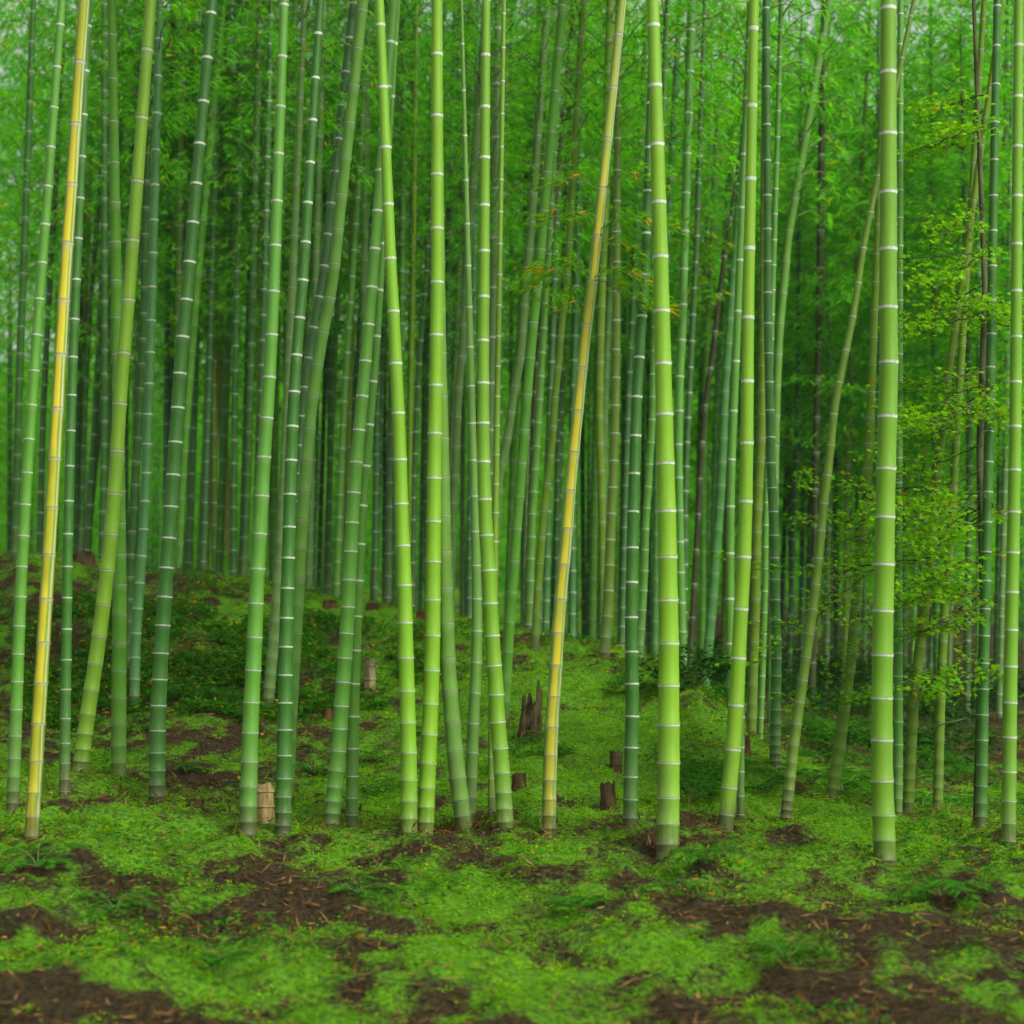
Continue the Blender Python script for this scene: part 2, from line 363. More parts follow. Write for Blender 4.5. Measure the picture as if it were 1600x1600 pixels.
def cane(pts, wt, wb, spt, spb, y0, col, mat, label, base=None, Y=None, top=None, group=None, crown='hi', lean=0.0, cstart=None, stains=(), jitter=.06):
    pts = sorted(pts, key=lambda p: p[1])
    xs = np.array([p[0] for p in pts], float); ys = np.array([p[1] for p in pts], float)
    def xat(y):
        if y < ys[0]:
            sl = (xs[1]-xs[0])/(ys[1]-ys[0]); d = ys[0]-y
            return xs[0]-sl*d
        if y > ys[-1]:
            sl = (xs[-1]-xs[-2])/(ys[-1]-ys[-2]); return xs[-1]+sl*(y-ys[-1])
        # smooth interpolation
        i = min(max(np.searchsorted(ys, y)-1, 0), len(ys)-2)
        m = np.gradient(xs, ys) if len(xs) > 2 else np.full(2, (xs[1]-xs[0])/(ys[1]-ys[0]))
        hh = ys[i+1]-ys[i]; t = (y-ys[i])/hh
        return (2*t**3-3*t**2+1)*xs[i]+(t**3-2*t**2+t)*hh*m[i]+(-2*t**3+3*t**2)*xs[i+1]+(t**3-t**2)*hh*m[i+1]
    if base is not None:
        yb = base; Y = ground_hit(xat(base), base) if Y is None else Y
    else:
        yb = None
    if yb is None:
        yy = ys[-1]
        while yy < 1600:
            p = unproj(xat(yy), yy, Y)
            if p[2] < float(terrain(p[0], Y)): break
            yy += 3
        yb = yy
    yb2 = yb+0.16*F/Y                                    # foot sunk in the soil
    top_z = top or (14.5 if base is not None and Y < 14.5 else 12.5)
    ytop = 800-F*math.tan(math.atan2(top_z, Y)-TH)
    w = lambda y: np.clip(wt+(wb-wt)*(y-333)/933, min(wt, wb)*.45, max(wt, wb)*1.12)
    sp = lambda y: max(spt+(spb-spt)*(y-333)/933, 9)
    spu = lambda y: min(sp(y), spt*1.15)
    sp0 = sp; sp = lambda y: max(sp0(y)*(1 if base is None else min(1, .4+.6*max(0, yb-y)/(.55*F/Y))), 7)
    nodes = [y0]
    while nodes[-1] < yb2: nodes.append(nodes[-1]+sp(nodes[-1])*random.uniform(1-jitter*.4, 1+jitter*.4))
    up = [y0]
    while up[-1] > ytop: up.append(up[-1]-spu(up[-1])*random.uniform(.98, 1.02))
    nodes = np.array(up[:0:-1]+nodes)[::-1]             # from foot to tip, image y decreasing
    nodes = nodes[nodes > ytop-1]
    rowsy = []; rf = []; vv = []
    for k in range(len(nodes)-1):
        for f, r in zip(FR, FRR):
            y = nodes[k]+(nodes[k+1]-nodes[k])*f
            if y > yb2: continue
            rowsy.append(y); rf.append(r); vv.append(k+f)
    rowsy = np.array(rowsy)
    P = np.array([unproj(xat(y), y, Y) for y in rowsy])
    if lean: P[:, 1] += lean*(P[:, 2]-P[0, 2])
    rad = np.array([w(y) for y in rowsy])*.5*Y/F*np.array(rf)
    taper = np.clip((rowsy-ytop)/(.35*(yb-ytop)), .12, 1)**.8
    rad = rad*taper
    bpt = unproj(xat(yb), yb, Y)
    NCANE[0] += 1
    e = thing('bamboo', label, 'bamboo', bpt, group)
    mt = M_CULM[mat]
    if stains:
        mt = culm_mat('stained_culm_skin', ringf=1.0, dark=.35, bloom=.10, patchy=.3,
                      stains=[(unproj(x, y, Y)-bpt-np.array([0, sr[0]*.9, 0]), sr, sc) for (x, y, sr, sc) in stains])
    o = link('stalk', cane_mesh(P, rad, np.array(vv), 16 if Y < 20 else 9, mt, bpt), e)
    c = COLS[col]; j = random.uniform(.92, 1.08)
    o.color = (c[0]*j*random.uniform(.94, 1.06), c[1]*j, c[2]*j, 1)
    if crown:
        lib = CROWN_HI if crown == 'hi' else CROWN_FAR
        br, fo, _ = random.choice(lib)
        H = 6.5 if crown == 'hi' else 10.0
        zc = top_z-H if cstart is None else cstart
        yc = 800-F*math.tan(math.atan2(max(zc, bpt[2]+.5), Y)-TH)
        p0 = unproj(xat(yc), yc, Y); p1 = unproj(xat(ytop), ytop, Y)
        if lean:
            p0[1] += lean*(p0[2]-bpt[2]); p1[1] += lean*(p1[2]-bpt[2])
        d = Vector(p1-p0); q = Vector((0, 0, 1)).rotation_difference(d.normalized())
        mtx = Matrix.Translation(Vector(p0-bpt)) @ q.to_matrix().to_4x4() @ Matrix.Rotation(random.uniform(0, 6.28), 4, 'Z') @ Matrix.Diagonal((1, 1, max(.3, d.length/H), 1))
        c_ = link('branches', br, e); c_.matrix_local = mtx
        link('foliage', fo, c_)
    return e, Y, xat

T_ = 'scar'
G1 = 'tall canes standing on the front of the slope'; G2 = 'canes rising behind the mossy crest'
MAIN = []
def A(short, label, *a, **k):
    k.setdefault('group', G1 if k.get('base') else G2)
    e, Y, xa = cane(*a, label=label, **k); MAIN.append((short, xa(700), Y)); return e, Y, xa

# --- measured canes, left to right: path points, width at top and bottom, node spacing at top and bottom, one node height
A('golden cane', 'golden yellow bamboo with white rings, leaning away past the far left edge', [(109, 333), (99, 480), (90, 640), (62, 1100)], 19, 22, 92, 55, 380, 'gold', 'striped', base=1310)
A('dark ringed cane by the golden one', 'dark green bamboo with fine white rings just right of the golden one', [(124, 333), (114, 566), (107, 800), (104, 1000), (101, 1200)], 14, 17, 64, 40, 372, 'dark', 'green', base=1235)
A('dull olive cane on the left crest', 'dull olive bamboo with its foot on the brown crest at far left', [(138, 333), (128, 566), (124, 800), (125, 862)], 12, 14, 40, 28, 365, 'olive', 'old', base=866)
A('thin dark pole at far left', 'thin blackish bamboo pole between the golden cane and the grey one', [(153, 333), (141, 480), (134, 620), (128, 800)], 8, 8, 36, 28, 350, 'shade', 'old', Y=25)
A('grey curved cane', 'dusty grey-green bamboo bending left behind the yellow-green leaning one', [(176, 420), (167, 540), (158, 640), (147, 720), (139, 800), (131, 860)], 13, 17, 38, 28, 440, 'grey', 'old', base=868)
A('straight grey cane', 'straight grey-green bamboo with thick mossy foot behind the yellow-green leaning one', [(180, 333), (182, 460), (184, 600), (186, 800), (187, 900), (186, 1050), (185, 1220)], 17, 25, 62, 36, 378, 'mid', 'old', base=1222, Y=12.6)
A('yellow-green leaning cane', 'yellow-green leaning bamboo with broken brown rings and white foot at lower left', [(211, 333), (203, 440), (193, 560), (187, 640), (181, 740), (172, 850), (150, 1030), (138, 1110), (125, 1205)], 20, 25, 95, 24, 375, 'spring', T_, base=1213, Y=11.75)
A('brown-green cane', 'brownish green bamboo close behind the straight grey one', [(228, 333), (222, 560), (214, 700), (208, 800), (205, 860), (201, 1000)], 12, 15, 42, 30, 366, 'shade', 'old', base=1060)
A('cane with a whitish foot', 'bluish green bamboo with whitish foot ending on the upper terrace at left', [(241, 333), (237, 480), (233, 600), (229, 720), (223, 850), (217, 930), (212, 1010), (210, 1105)], 14, 17, 54, 32, 395, 'teal', 'green', base=1106)
A('broad dark cane with arched rings', 'broad dark green bamboo with bright arched rings, leaning right, third of the slope', [(303, 333), (293, 450), (283, 560), (275, 680), (268, 780), (261, 880), (253, 1000), (247, 1120), (245, 1245)], 19, 26, 62, 34, 347, 'dark', 'young', base=1252)
A('slim cane tucked behind the dark one', 'slim green bamboo tucked close behind the right side of the broad dark one', [(319, 333), (308, 450), (298, 580), (288, 720), (280, 880)], 13, 10, 42, 30, 385, 'mid', 'old', Y=23.5)
A('bent olive cane', 'olive brown bamboo bowed to the left with thick foot on the crest', [(347, 333), (344, 450), (343, 560), (346, 650), (353, 760), (360, 840), (367, 902)], 14, 20, 46, 14, 360, 'tan', 'old', base=906)
A('thin pole by the bent cane', 'thin dark teal bamboo left of the bowed olive one', [(334, 333), (328, 560), (322, 760), (318, 890)], 8, 10, 36, 26, 350, 'teal', 'green', Y=24)
A('black pole', 'nearly black straight bamboo left of the pale ringed one', [(398, 333), (394, 500), (390, 650), (385, 800), (381, 900)], 12, 12, 38, 26, 353, 'shade', 'old', Y=23)
A('olive-green thin cane', 'thin olive-green bamboo pressed against the right of the nearly black one', [(408, 333), (404, 560), (401, 800), (400, 900)], 8, 8, 36, 28, 345, 'spring', 'old', Y=25)
A('dark cane behind the pale one', 'dark bamboo seen past the left of the pale broad one', [(416, 333), (412, 500), (408, 640), (402, 800)], 12, 13, 42, 30, 370, 'shade', 'green', Y=23)
A('pale broad cane', 'pale green broad bamboo with faint rings left of the cut stump', [(432, 333), (427, 470), (421, 590), (413, 710), (408, 800), (402, 900), (397, 1020), (392, 1120), (388, 1266)], 18, 27, 72, 42, 383, 'mid', 'green', base=1300)
A('dark cane right of the stump', 'dark green bamboo with crisp white rings just right of the cut stump', [(480, 333), (474, 430), (467, 510), (459, 625), (454, 740), (451, 850), (447, 1000), (445, 1130), (443, 1266)], 16, 25, 63, 37, 437, 'dark', 'young', base=1302)
A('short cane on the terrace', 'greyish bamboo whose foot shows on the dark terrace behind the pale broad one', [(452, 560), (446, 700), (438, 850), (431, 960), (424, 1040), (418, 1105)], 12, 20, 42, 24, 600, 'grey', 'old', base=1108)
A('dark leaning cane', 'dark bamboo leaning right with thin rings, crossing the dusty pale one', [(516, 333), (505, 430), (491, 508), (483, 558), (477, 600), (468, 700), (462, 800), (459, 900)], 15, 14, 50, 36, 366, 'shade', 'green', Y=17.5)
A('dusty pale cane', 'dusty pale bamboo with worn rings leaning right beside the dark one', [(531, 333), (518, 450), (503, 530), (492, 596), (485, 654), (477, 742), (471, 830), (465, 940), (459, 1040), (454, 1130), (449, 1240)], 18, 21, 55, 38, 412, 'pale', 'old', base=1262)
A('brown-footed cane', 'straight green bamboo with broad brown foot on the crest behind the leaning pair', [(538, 333), (535, 450), (533, 580), (531, 720), (528, 850), (527, 930)], 13, 20, 40, 30, 398, 'teal', 'green', base=938)
A('smooth olive cane', 'smooth dark olive bamboo with scarcely any rings right of the brown-footed one', [(551, 333), (549, 500), (546, 650), (543, 800), (541, 920)], 12, 10, 60, 40, 420, 'olive', 'old', Y=24)
A('thin dark leaning pole', 'thin dark pole leaning right behind the straight dark green one', [(582, 333), (573, 400), (563, 500), (556, 600), (550, 720)], 8, 9, 40, 30, 352, 'shade', 'old', Y=24)
A('straight leaning green cane', 'deep green bamboo with even white rings leaning right, left of the bright stained one', [(590, 333), (581, 450), (576, 508), (571, 566), (566, 622), (561, 677), (552, 788), (545, 928), (540, 1015), (534, 1097), (529, 1170), (520, 1266)], 17, 25, 62, 30, 388, 'mid', 'young', base=1298)
A('bright-footed companion', 'narrow bamboo hugging the deep green one, brighter towards its foot', [(597, 400), (588, 540), (578, 660), (566, 800), (559, 940), (553, 1091), (551, 1180), (550, 1266)], 10, 20, 76, 44, 452, 'mid', 'young', base=1290)
R_ = A('lime cane with an orange stain', 'bright lime bamboo with one orange stain leaning left at its top', [(607, 333), (610, 403), (615, 490), (619, 580), (623, 662), (626, 744), (628, 818), (631, 887), (634, 1007), (637, 1117), (639, 1210), (639, 1266)], 18, 26, 88, 41, 403, 'lime', 'young', base=1310, stains=[(624, 592, (.016, .024), (.42, .19, .015))])
A('thin black pole', 'thin black pole right beside the top of the orange stained bamboo', [(627, 333), (626, 460), (627, 600)], 7, 7, 38, 30, 350, 'brown', 'old', Y=27)
A('thin yellow-green pole', 'thin yellow-green bamboo in the gap between the two stained bright ones', [(647, 333), (645, 480), (642, 620), (641, 710), (640, 800), (639, 900)], 8, 9, 44, 36, 380, 'spring', 'old', Y=23)
A('thin dark leaning cane', 'thin dark bamboo leaning right into the top of the brown-streaked bright one', [(671, 360), (664, 464), (655, 566), (651, 650), (647, 760), (645, 870)], 9, 9, 38, 30, 385, 'shade', 'green', Y=23)
A('lime cane with a brown streak', 'bright lime upright bamboo with a long brown streak above its middle', [(683, 333), (683, 440), (682, 520), (681, 600), (679, 700), (678, 800), (677, 887), (676, 1000), (673, 1100), (669, 1193), (666, 1266)], 20, 26, 87, 40, 356, 'lime', 'young', base=1305, stains=[(676, 622, (.007, .06), (.4, .25, .03))])
A('grey cane with splayed foot', 'grey-green bamboo splaying right at its foot, behind the brown-streaked bright one', [(687, 333), (689, 560), (692, 700), (694, 800), (696, 890), (699, 990), (701, 1050), (705, 1103), (709, 1155), (714, 1205), (722, 1266)], 15, 27, 78, 42, 862, 'pale', 'old', base=1300)
A('grey cane with orange foot', 'grey bamboo with dark rings, its lower half turned orange, leaning right', [(736, 333), (731, 400), (725, 505), (722, 558), (717, 607), (713, 700), (708, 800), (705, 900)], 14, 12, 55, 28, 402, 'grey', 'old', Y=20)
A('thread-thin pole', 'thread-thin dark pole left of the grey dark-ringed bamboo', [(725, 333), (716, 500), (707, 680), (703, 800)], 5, 5, 34, 30, 350, 'brown', 'old', Y=26)
A('slim green cane', 'slim plain green bamboo behind the grey dark-ringed one', [(742, 333), (739, 500), (737, 650), (736, 800), (735, 940)], 11, 12, 34, 28, 420, 'teal', 'green', Y=22.5)
A('grey-green mid cane', 'grey-green bamboo with narrow top standing left of the bowed bright one', [(735, 560), (738, 680), (742, 800), (744, 882), (745, 946), (745, 1007), (743, 1065), (740, 1120), (738, 1170), (734, 1266)], 9, 20, 68, 42, 883, 'pale', 'green', base=1285)
A('bowed bright cane', 'bright bamboo bowing left, with scarred rings and foot kicked to the right', [(757, 333), (756, 464), (755, 534), (755, 604), (755, 671), (756, 736), (758, 797), (761, 858), (765, 917), (768, 975), (771, 1025), (775, 1074), (777, 1120), (781, 1165), (784, 1204), (788, 1266)], 17, 26, 75, 36, 391, 'lime2', 'young', base=1305)
A('cane peeking right of the bowed one', 'grey-green bamboo peeking out right of the top of the bowed bright one', [(773, 333), (771, 450), (769, 540), (766, 660), (764, 800)], 13, 13, 80, 50, 371, 'grey', 'green', Y=21)
A('little cane at the kicked foot', 'small green bamboo at the foot of the bowed bright one', [(771, 1000), (769, 1120), (768, 1266)], 8, 12, 50, 40, 1100, 'spring', 'green', base=1282)
A('misty leaning cane', 'misty grey bamboo leaning right with its foot hidden behind the bowed one', [(831, 333), (826, 400), (819, 480), (812, 566), (803, 615), (790, 700), (781, 741), (776, 800), (772, 900)], 14, 14, 44, 34, 433, 'grey', 'old', Y=19.5)
A('smooth leaning cane', 'smooth green bamboo leaning right whose foot vanishes behind the bowed bright one', [(850, 333), (841, 435), (835, 493), (828, 566), (823, 625), (817, 700), (812, 770), (807, 830), (803, 890), (797, 960), (793, 1033), (789, 1100)], 15, 17, 61, 40, 559, 'mid', 'old', base=1125)
A('brownish thin cane', 'brownish thin bamboo just right of the smooth leaning one', [(866, 333), (859, 406), (849, 480), (843, 530), (836, 596), (834, 650), (832, 712), (829, 800)], 9, 10, 50, 34, 375, 'brown', 'old', Y=22)
A('green cane near the broken stump', 'even green bamboo behind the crest above the broken stump', [(842, 640), (836, 740), (831, 830), (827, 980)], 11, 15, 40, 30, 660, 'mid', 'green', Y=20.5)
A('grey cane with golden foot', 'grey bamboo with dark rings turning gold at its foot, left of the striped one', [(891, 350), (886, 435), (878, 508), (873, 566), (867, 625), (862, 700), (855, 756), (849, 810), (844, 873), (840, 930), (836, 1004)], 11, 14, 52, 32, 525, 'olive', 'old', base=1022)
AB = A('golden striped cane', 'golden yellow bamboo with pale green stripes and leafy twigs at its top nodes', [(937, 333), (934, 361), (926, 435), (917, 508), (909, 581), (902, 652), (895, 719), (889, 782), (885, 841), (879, 901), (874, 958), (870, 1014), (867, 1066), (863, 1117), (861, 1165), (859, 1212), (858, 1266)], 16, 22, 75, 40, 508, 'yellow', 'striped', base=1300)
A('round olive cane', 'olive green bamboo directly right of the top of the striped one', [(944, 333), (940, 464), (937, 596), (937, 683), (939, 741), (941, 830), (942, 940)], 14, 11, 46, 34, 650, 'olive', 'old', Y=19.5)
A('olive cane with a pale foot', 'olive green bamboo with swollen pale foot standing on the open crest', [(964, 333), (963, 508), (962, 596), (960, 683), (957, 770), (954, 830), (952, 887), (949, 960), (944, 1025)], 12, 19, 48, 34, 546, 'olive', 'green', base=1030)
A('dark cane left of the thick one', 'dark green upright bamboo with thin rings left of the thickest lime one', [(1011, 333), (1008, 430), (1003, 493), (999, 558), (995, 625), (993, 686), (991, 747), (989, 810), (988, 870), (987, 928), (987, 1039), (988, 1091), (987, 1144), (986, 1190), (985, 1266)], 14, 23, 68, 45, 428, 'dark', 'young', base=1300)
A('narrow green cane', 'narrow green bamboo between the dark upright one and the thick lime one', [(1024, 500), (1021, 580), (1019, 660), (1014, 741), (1009, 820), (1007, 887), (1004, 946), (1000, 1004)], 10, 14, 40, 26, 620, 'mid', 'green', base=1042)
A('thick lime cane', 'thick bright lime bamboo with broad white rings, the thickest right of the striped one', [(1030, 333), (1032, 400), (1034, 487), (1036, 569), (1038, 651), (1040, 730), (1042, 810), (1044, 937), (1045, 1001), (1045, 1064), (1045, 1123), (1045, 1180), (1044, 1266)], 24, 35, 88, 55, 400, 'lime', 'young', base=1330)
A('green cane right of the thick one', 'green ringed bamboo with a twig, just right of the thick lime one', [(1071, 333), (1068, 435), (1065, 531), (1062, 590), (1061, 648), (1060, 706), (1061, 762), (1062, 830), (1064, 920), (1067, 1045)], 14, 13, 60, 38, 531, 'mid', 'green', Y=17.5)
A('dark slender cane', 'dark slender bamboo second to the right of the thick lime one', [(1090, 333), (1088, 391), (1082, 508), (1078, 596), (1074, 683), (1071, 770), (1070, 900)], 10, 10, 42, 34, 410, 'shade', 'green', Y=22)
A('dead leaning pole', 'dead brown thin pole leaning right between the thick lime one and its bright neighbour', [(1140, 350), (1122, 479), (1114, 552), (1103, 625), (1096, 712), (1090, 820)], 9, 9, 60, 50, 400, 'brown', 'old', Y=21, crown=None, top=8.5)
A('hazy leaning cane', 'hazy grey-green bamboo leaning right with its foot beside the dark shrub', [(1146, 430), (1138, 540), (1134, 596), (1129, 712), (1124, 800), (1119, 860), (1114, 930), (1107, 1010)], 12, 17, 40, 30, 460, 'teal', 'old', Y=19)
A('green cane beside the tall lime one', 'grey-topped green bamboo touching the left of the tall leaning lime one', [(1159, 333), (1155, 430), (1151, 540), (1146, 650), (1142, 760), (1141, 852), (1141, 983), (1142, 1080)], 12, 14, 84, 60, 641, 'mid', 'green', Y=15.6)
A('tall leaning lime cane', 'bright lime bamboo with long internodes leaning right, right of the thick lime one', [(1172, 333), (1171, 385), (1169, 494), (1168, 600), (1167, 700), (1165, 797), (1162, 887), (1157, 968), (1153, 1047), (1149, 1117), (1144, 1183), (1138, 1247), (1136, 1266)], 18, 25, 110, 62, 386, 'lime', 'young', base=1290)
A('short green cane at the lime foot', 'green bamboo showing only beside the foot of the tall leaning lime one', [(1162, 900), (1158, 1100), (1157, 1266)], 10, 12, 60, 52, 1205, 'mid', 'green', base=1280)
A('dark cane with whitened foot', 'dark green bamboo with many rings and whitened foot at the slope edge', [(1199, 333), (1200, 508), (1203, 645), (1205, 733), (1209, 815), (1211, 937), (1213, 1010), (1212, 1091), (1211, 1195)], 13, 18, 54, 19, 505, 'dark', 'green', base=1200)
A('pale grey leaning cane', 'pale grey bamboo leaning right behind the top of the white-footed dark one', [(1238, 333), (1233, 362), (1226, 435), (1219, 508), (1215, 581), (1212, 680), (1210, 800)], 13, 12, 50, 40, 360, 'pale', 'old', Y=19)
A('olive cane by the tall lime one', 'olive bamboo right of the tall leaning lime one, foot near the red stump', [(1194, 333), (1192, 560), (1189, 697), (1184, 800), (1182, 867), (1180, 960), (1177, 1048), (1174, 1140)], 13, 16, 42, 30, 831, 'olive', 'old', base=1158, Y=14.2)
A('small green cane', 'small green bamboo squeezed between the olive one and the white-footed dark one', [(1200, 700), (1197, 800), (1195, 937), (1193, 1004), (1190, 1091), (1188, 1140)], 9, 10, 40, 30, 820, 'mid', 'green', Y=15.5)
A('blackish trunk', 'blackish straight trunk far behind the leafy gap on the right', [(1282, 333), (1280, 508), (1277, 625), (1274, 760), (1272, 900)], 12, 10, 60, 50, 360, 'brown', 'old', Y=24)
A('leaning olive cane', 'olive yellow bamboo leaning strongly right behind the maple twigs', [(1360, 333), (1351, 377), (1342, 435), (1333, 493), (1321, 552), (1312, 596), (1304, 640), (1298, 698), (1289, 775), (1281, 850), (1274, 920), (1262, 1010), (1251, 1086), (1242, 1150), (1229, 1266)], 10, 18, 58, 28, 441, 'olive', T_, base=1276)
A('olive cane beside the right lime one', 'olive green bamboo leaning right to meet the thick lime one at right', [(1372, 333), (1369, 420), (1363, 566), (1358, 683), (1353, 771), (1346, 850), (1337, 946), (1331, 1019), (1321, 1091), (1314, 1150), (1303, 1222), (1298, 1255)], 11, 20, 46, 27, 440, 'olive', 'old', base=1262)
A('right lime cane', 'thickest upright lime bamboo at the right with evenly spaced white rings', [(1388, 333), (1388, 479), (1389, 563), (1387, 645), (1385, 721), (1383, 797), (1382, 871), (1380, 944), (1379, 1014), (1378, 1081), (1378, 1147), (1378, 1208), (1380, 1266)], 28, 35, 91, 59, 388, 'lime2', 'young', base=1345)
A('green cane behind the right lime one', 'green bamboo half hidden along the right edge of the thickest right lime one', [(1406, 333), (1405, 600), (1404, 829), (1404, 1004), (1404, 1179), (1403, 1266)], 11, 14, 44, 34, 715, 'mid', 'green', base=1284)
A('leaning cane in the maple', 'olive bamboo leaning right through the maple leaves at right', [(1503, 440), (1490, 530), (1480, 600), (1476, 654), (1467, 712), (1460, 800), (1450, 916), (1438, 1004), (1428, 1091), (1423, 1179), (1419, 1266)], 11, 18, 42, 28, 738, 'olive', 'old', base=1282)
A('rightmost olive cane', 'dark olive bamboo behind the bare maple branch at the far right', [(1507, 480), (1498, 620), (1491, 741), (1486, 829), (1478, 916), (1472, 1033), (1467, 1179), (1465, 1266)], 11, 16, 42, 28, 727, 'olive', 'old', base=1280)
# canes of the same stand just outside the photograph's border
A('', 'mid green bamboo leaning right, leftmost of all near canes', [(72, 333), (52, 600), (36, 850), (22, 1200)], 15, 20, 60, 38, 350, 'mid', 'green', base=1255)
A('', 'dark slim bamboo behind the leftmost leaning green one', [(40, 333), (30, 600), (24, 850)], 12, 14, 44, 30, 340, 'shade', 'old', Y=21)
A('', 'dark bamboo with clear rings at the right rim past the maple', [(1552, 333), (1545, 700), (1538, 1000), (1533, 1280)], 14, 18, 56, 36, 360, 'dark', 'green', base=1300)
A('', 'lime bamboo with white rings, rightmost of all near canes', [(1589, 333), (1586, 700), (1580, 1000), (1576, 1280)], 17, 22, 76, 50, 380, 'lime2', 'young', base=1322)

# --- slim canes that fill the stand behind the crest
mid_x = [60, 84, 160, 168, 197, 255, 268, 277, 300, 308, 322, 337, 376, 424, 440, 487, 497, 512, 585, 600, 612, 657, 668, 700, 722, 800, 818, 845, 868, 899, 912, 925, 934, 969, 978, 1014, 1024, 1086, 1098, 1112, 1132, 1222, 1236, 1252, 1263, 1292, 1302, 1322, 1338, 1412, 1428, 1443, 1456, 1478, 1512, 1530, 1565]
used = set()
for i, x in enumerate(mid_x):
    Yd = random.uniform(22.5, 33); ln = random.uniform(-4, 26) if x < 1150 else random.uniform(-6, 22)
    wd = random.uniform(.085, .115)*F/Yd
    c = random.choice(['shade', 'teal', 'teal', 'grey', 'mid', 'olive', 'shade'])
    word = {'shade': 'dark', 'teal': 'blue-green', 'grey': 'greyish', 'mid': 'plain green', 'olive': 'olive'}[c]
    best = min((m for m in MAIN if m[0]), key=lambda m: abs(m[1]-x+ln*.4))
    side = 'left' if x < best[1] else 'right'
    lab = f'slim {word} bamboo far behind the crest, {side} of the {best[0]}'
    lab = ' '.join(lab.split()[:16])
    if lab in used: lab = lab.replace('slim', 'thinner')
    if lab in used: lab = lab.replace('thinner', 'hazier')
    used.add(lab)
    b = random.uniform(-5, 5)
    cane([(x+ln, 333), (x+ln*.45+b, 640), (x, 950)], wd*.85, wd, random.uniform(34, 44), random.uniform(24, 30), random.uniform(340, 370), c,
         random.choice(['old', 'green']), lab, Y=Yd, group='slim canes deeper in the grove', crown='far', top=random.uniform(13, 16) if x < 1130 else random.uniform(10.5, 13), cstart=random.uniform(5.2, 8) if x < 1130 else random.uniform(2.8, 5))
# --- thicker canes that crowd the left half just behind the crest
for i in range(36):
    x = 112+i*24.5+random.uniform(-9, 9)
    Yd = random.uniform(23, 27.5); ln = random.uniform(2, 34); wd = random.uniform(.105, .135)*F/Yd
    c = random.choice(['teal', 'teal', 'dark', 'shade', 'mid', 'grey'])
    word = {'shade': 'dark', 'teal': 'blue-green', 'grey': 'greyish', 'mid': 'plain green', 'dark': 'deep green'}[c]
    best = min((m for m in MAIN if m[0]), key=lambda m: abs(m[1]-x-ln*.4))
    side = 'left' if x+ln*.4 < best[1] else 'right'
    lab = f'stout {word} bamboo behind the crest, {side} of the {best[0]}'
    if lab in used: lab = lab.replace('stout', 'thick')
    if lab in used: lab = lab.replace('thick', 'sturdy')
    used.add(lab); b = random.uniform(-4, 4)
    cane([(x+ln, 333), (x+ln*.42+b, 640), (x, 960)], wd*.85, wd, random.uniform(36, 46), random.uniform(24, 30), random.uniform(340, 370), c,
         random.choice(['old', 'green']), lab, Y=Yd, group='stout canes crowding behind the crest', crown='hi', top=random.uniform(15.5, 17))
# --- the grove farther back: canes with full crowns
for i in range(98):
    Yd = 34+30*((i+random.random())/84)
    x = ((i*0.618034) % 1)*1900-150+random.uniform(-25, 25)
    if i >= 84: Yd = random.uniform(24, 33); x = 1165+(i-84)*33+random.uniform(-12, 12)
    wd = random.uniform(.09, .12)*F/Yd; ln = random.uniform(-8, 18)
    c = random.choice(['shade', 'teal', 'shade', 'grey', 'olive'])
    cane([(x+ln, 333), (x, 950)], wd*.8, wd, 26, 20, 350, c, 'old', 'distant bamboo with leafy crown, one of many deep in the grove', Y=Yd, group='distant bamboo deep in the grove',
         crown='far', top=random.uniform(11, 15.5), cstart=random.uniform(2.6, 5.5))
# --- far-off mass of leaves closing the view
n = 230000
fy = rng.uniform(66, 86, n); fx = (rng.uniform(-500, 2100, n)-800)/F*fy
fz = terrain_base(fx, fy)+rng.random(n)**.9*25*(.7+.5*fbm(fx*.25, fy*.25, 77, 3))
keep = fbm(fx*.5, fz*.5, 55, 3) > .33
P = np.stack([fx, fy, fz], -1)[keep]; n = len(P)
D = rng.normal(0, 1, (n, 3)); D[:, 2] = -np.abs(D[:, 2])*.6
tag(link('far_wood', blades(P, D, rng.uniform(.4, .75, n), rng.uniform(.1, .18, n), rng.beta(2, 2, n), np.zeros(n), .3, .15, M_LEAF, 'far_wood')),
    'far wood of bamboo leaves closing the view behind the grove', 'wood', kind='stuff')

# ------------------------------------------------------------------ leafy twigs on the striped cane and its neighbour
def spray(parent, basept, Y, strokes, dryf, seed):
    r = random.Random(seed); P = []; D = []; dr = []; tubes = []
    for st in strokes:
        pts = [unproj(x, y, Y+dy) for (x, y, dy) in st]
        pp = []
        for a, b in zip(pts[:-1], pts[1:]):
            for t in np.linspace(0, 1, 7)[:-1]: pp.append(a*(1-t)+b*t)
        pp.append(pts[-1]); pp = np.array(pp); tubes.append(tube(pp-basept, np.linspace(.004, .0015, len(pp)), 4))
        for i in range(4, len(pp)):
            dirv = pp[i]-pp[i-1]; az = math.atan2(dirv[1], dirv[0])
            for s in range(r.randint(2, 4)):
                a2 = az+r.choice((-1, 1))*r.uniform(.2, 1.0); tl = r.uniform(.02, .12)
                c = pp[i]+np.array([math.cos(a2)*tl, math.sin(a2)*tl, r.uniform(-.05, .05)])
                dflag = r.random() < dryf
                for l in range(r.randint(3, 5)):
                    a3 = a2+r.uniform(-.7, .7); P.append(c-basept); D.append((math.cos(a3), math.sin(a3)*.7, r.uniform(-.55, .2))); dr.append(.9 if dflag and r.random() < .7 else 0.0)
    n = len(P)
    bv, bf = join_tubes(tubes)
    tw = link('twig', mesh('twig', bv, bf, M_TWIG), parent)
    link('foliage', blades(np.array(P), np.array(D), rng.uniform(.05, .10, n), rng.uniform(.008, .012, n), rng.beta(2, 2, n), np.array(dr), .2, .15, M_SPRAY), tw)
e, Yab, xa = AB; bp = np.array(e.location)
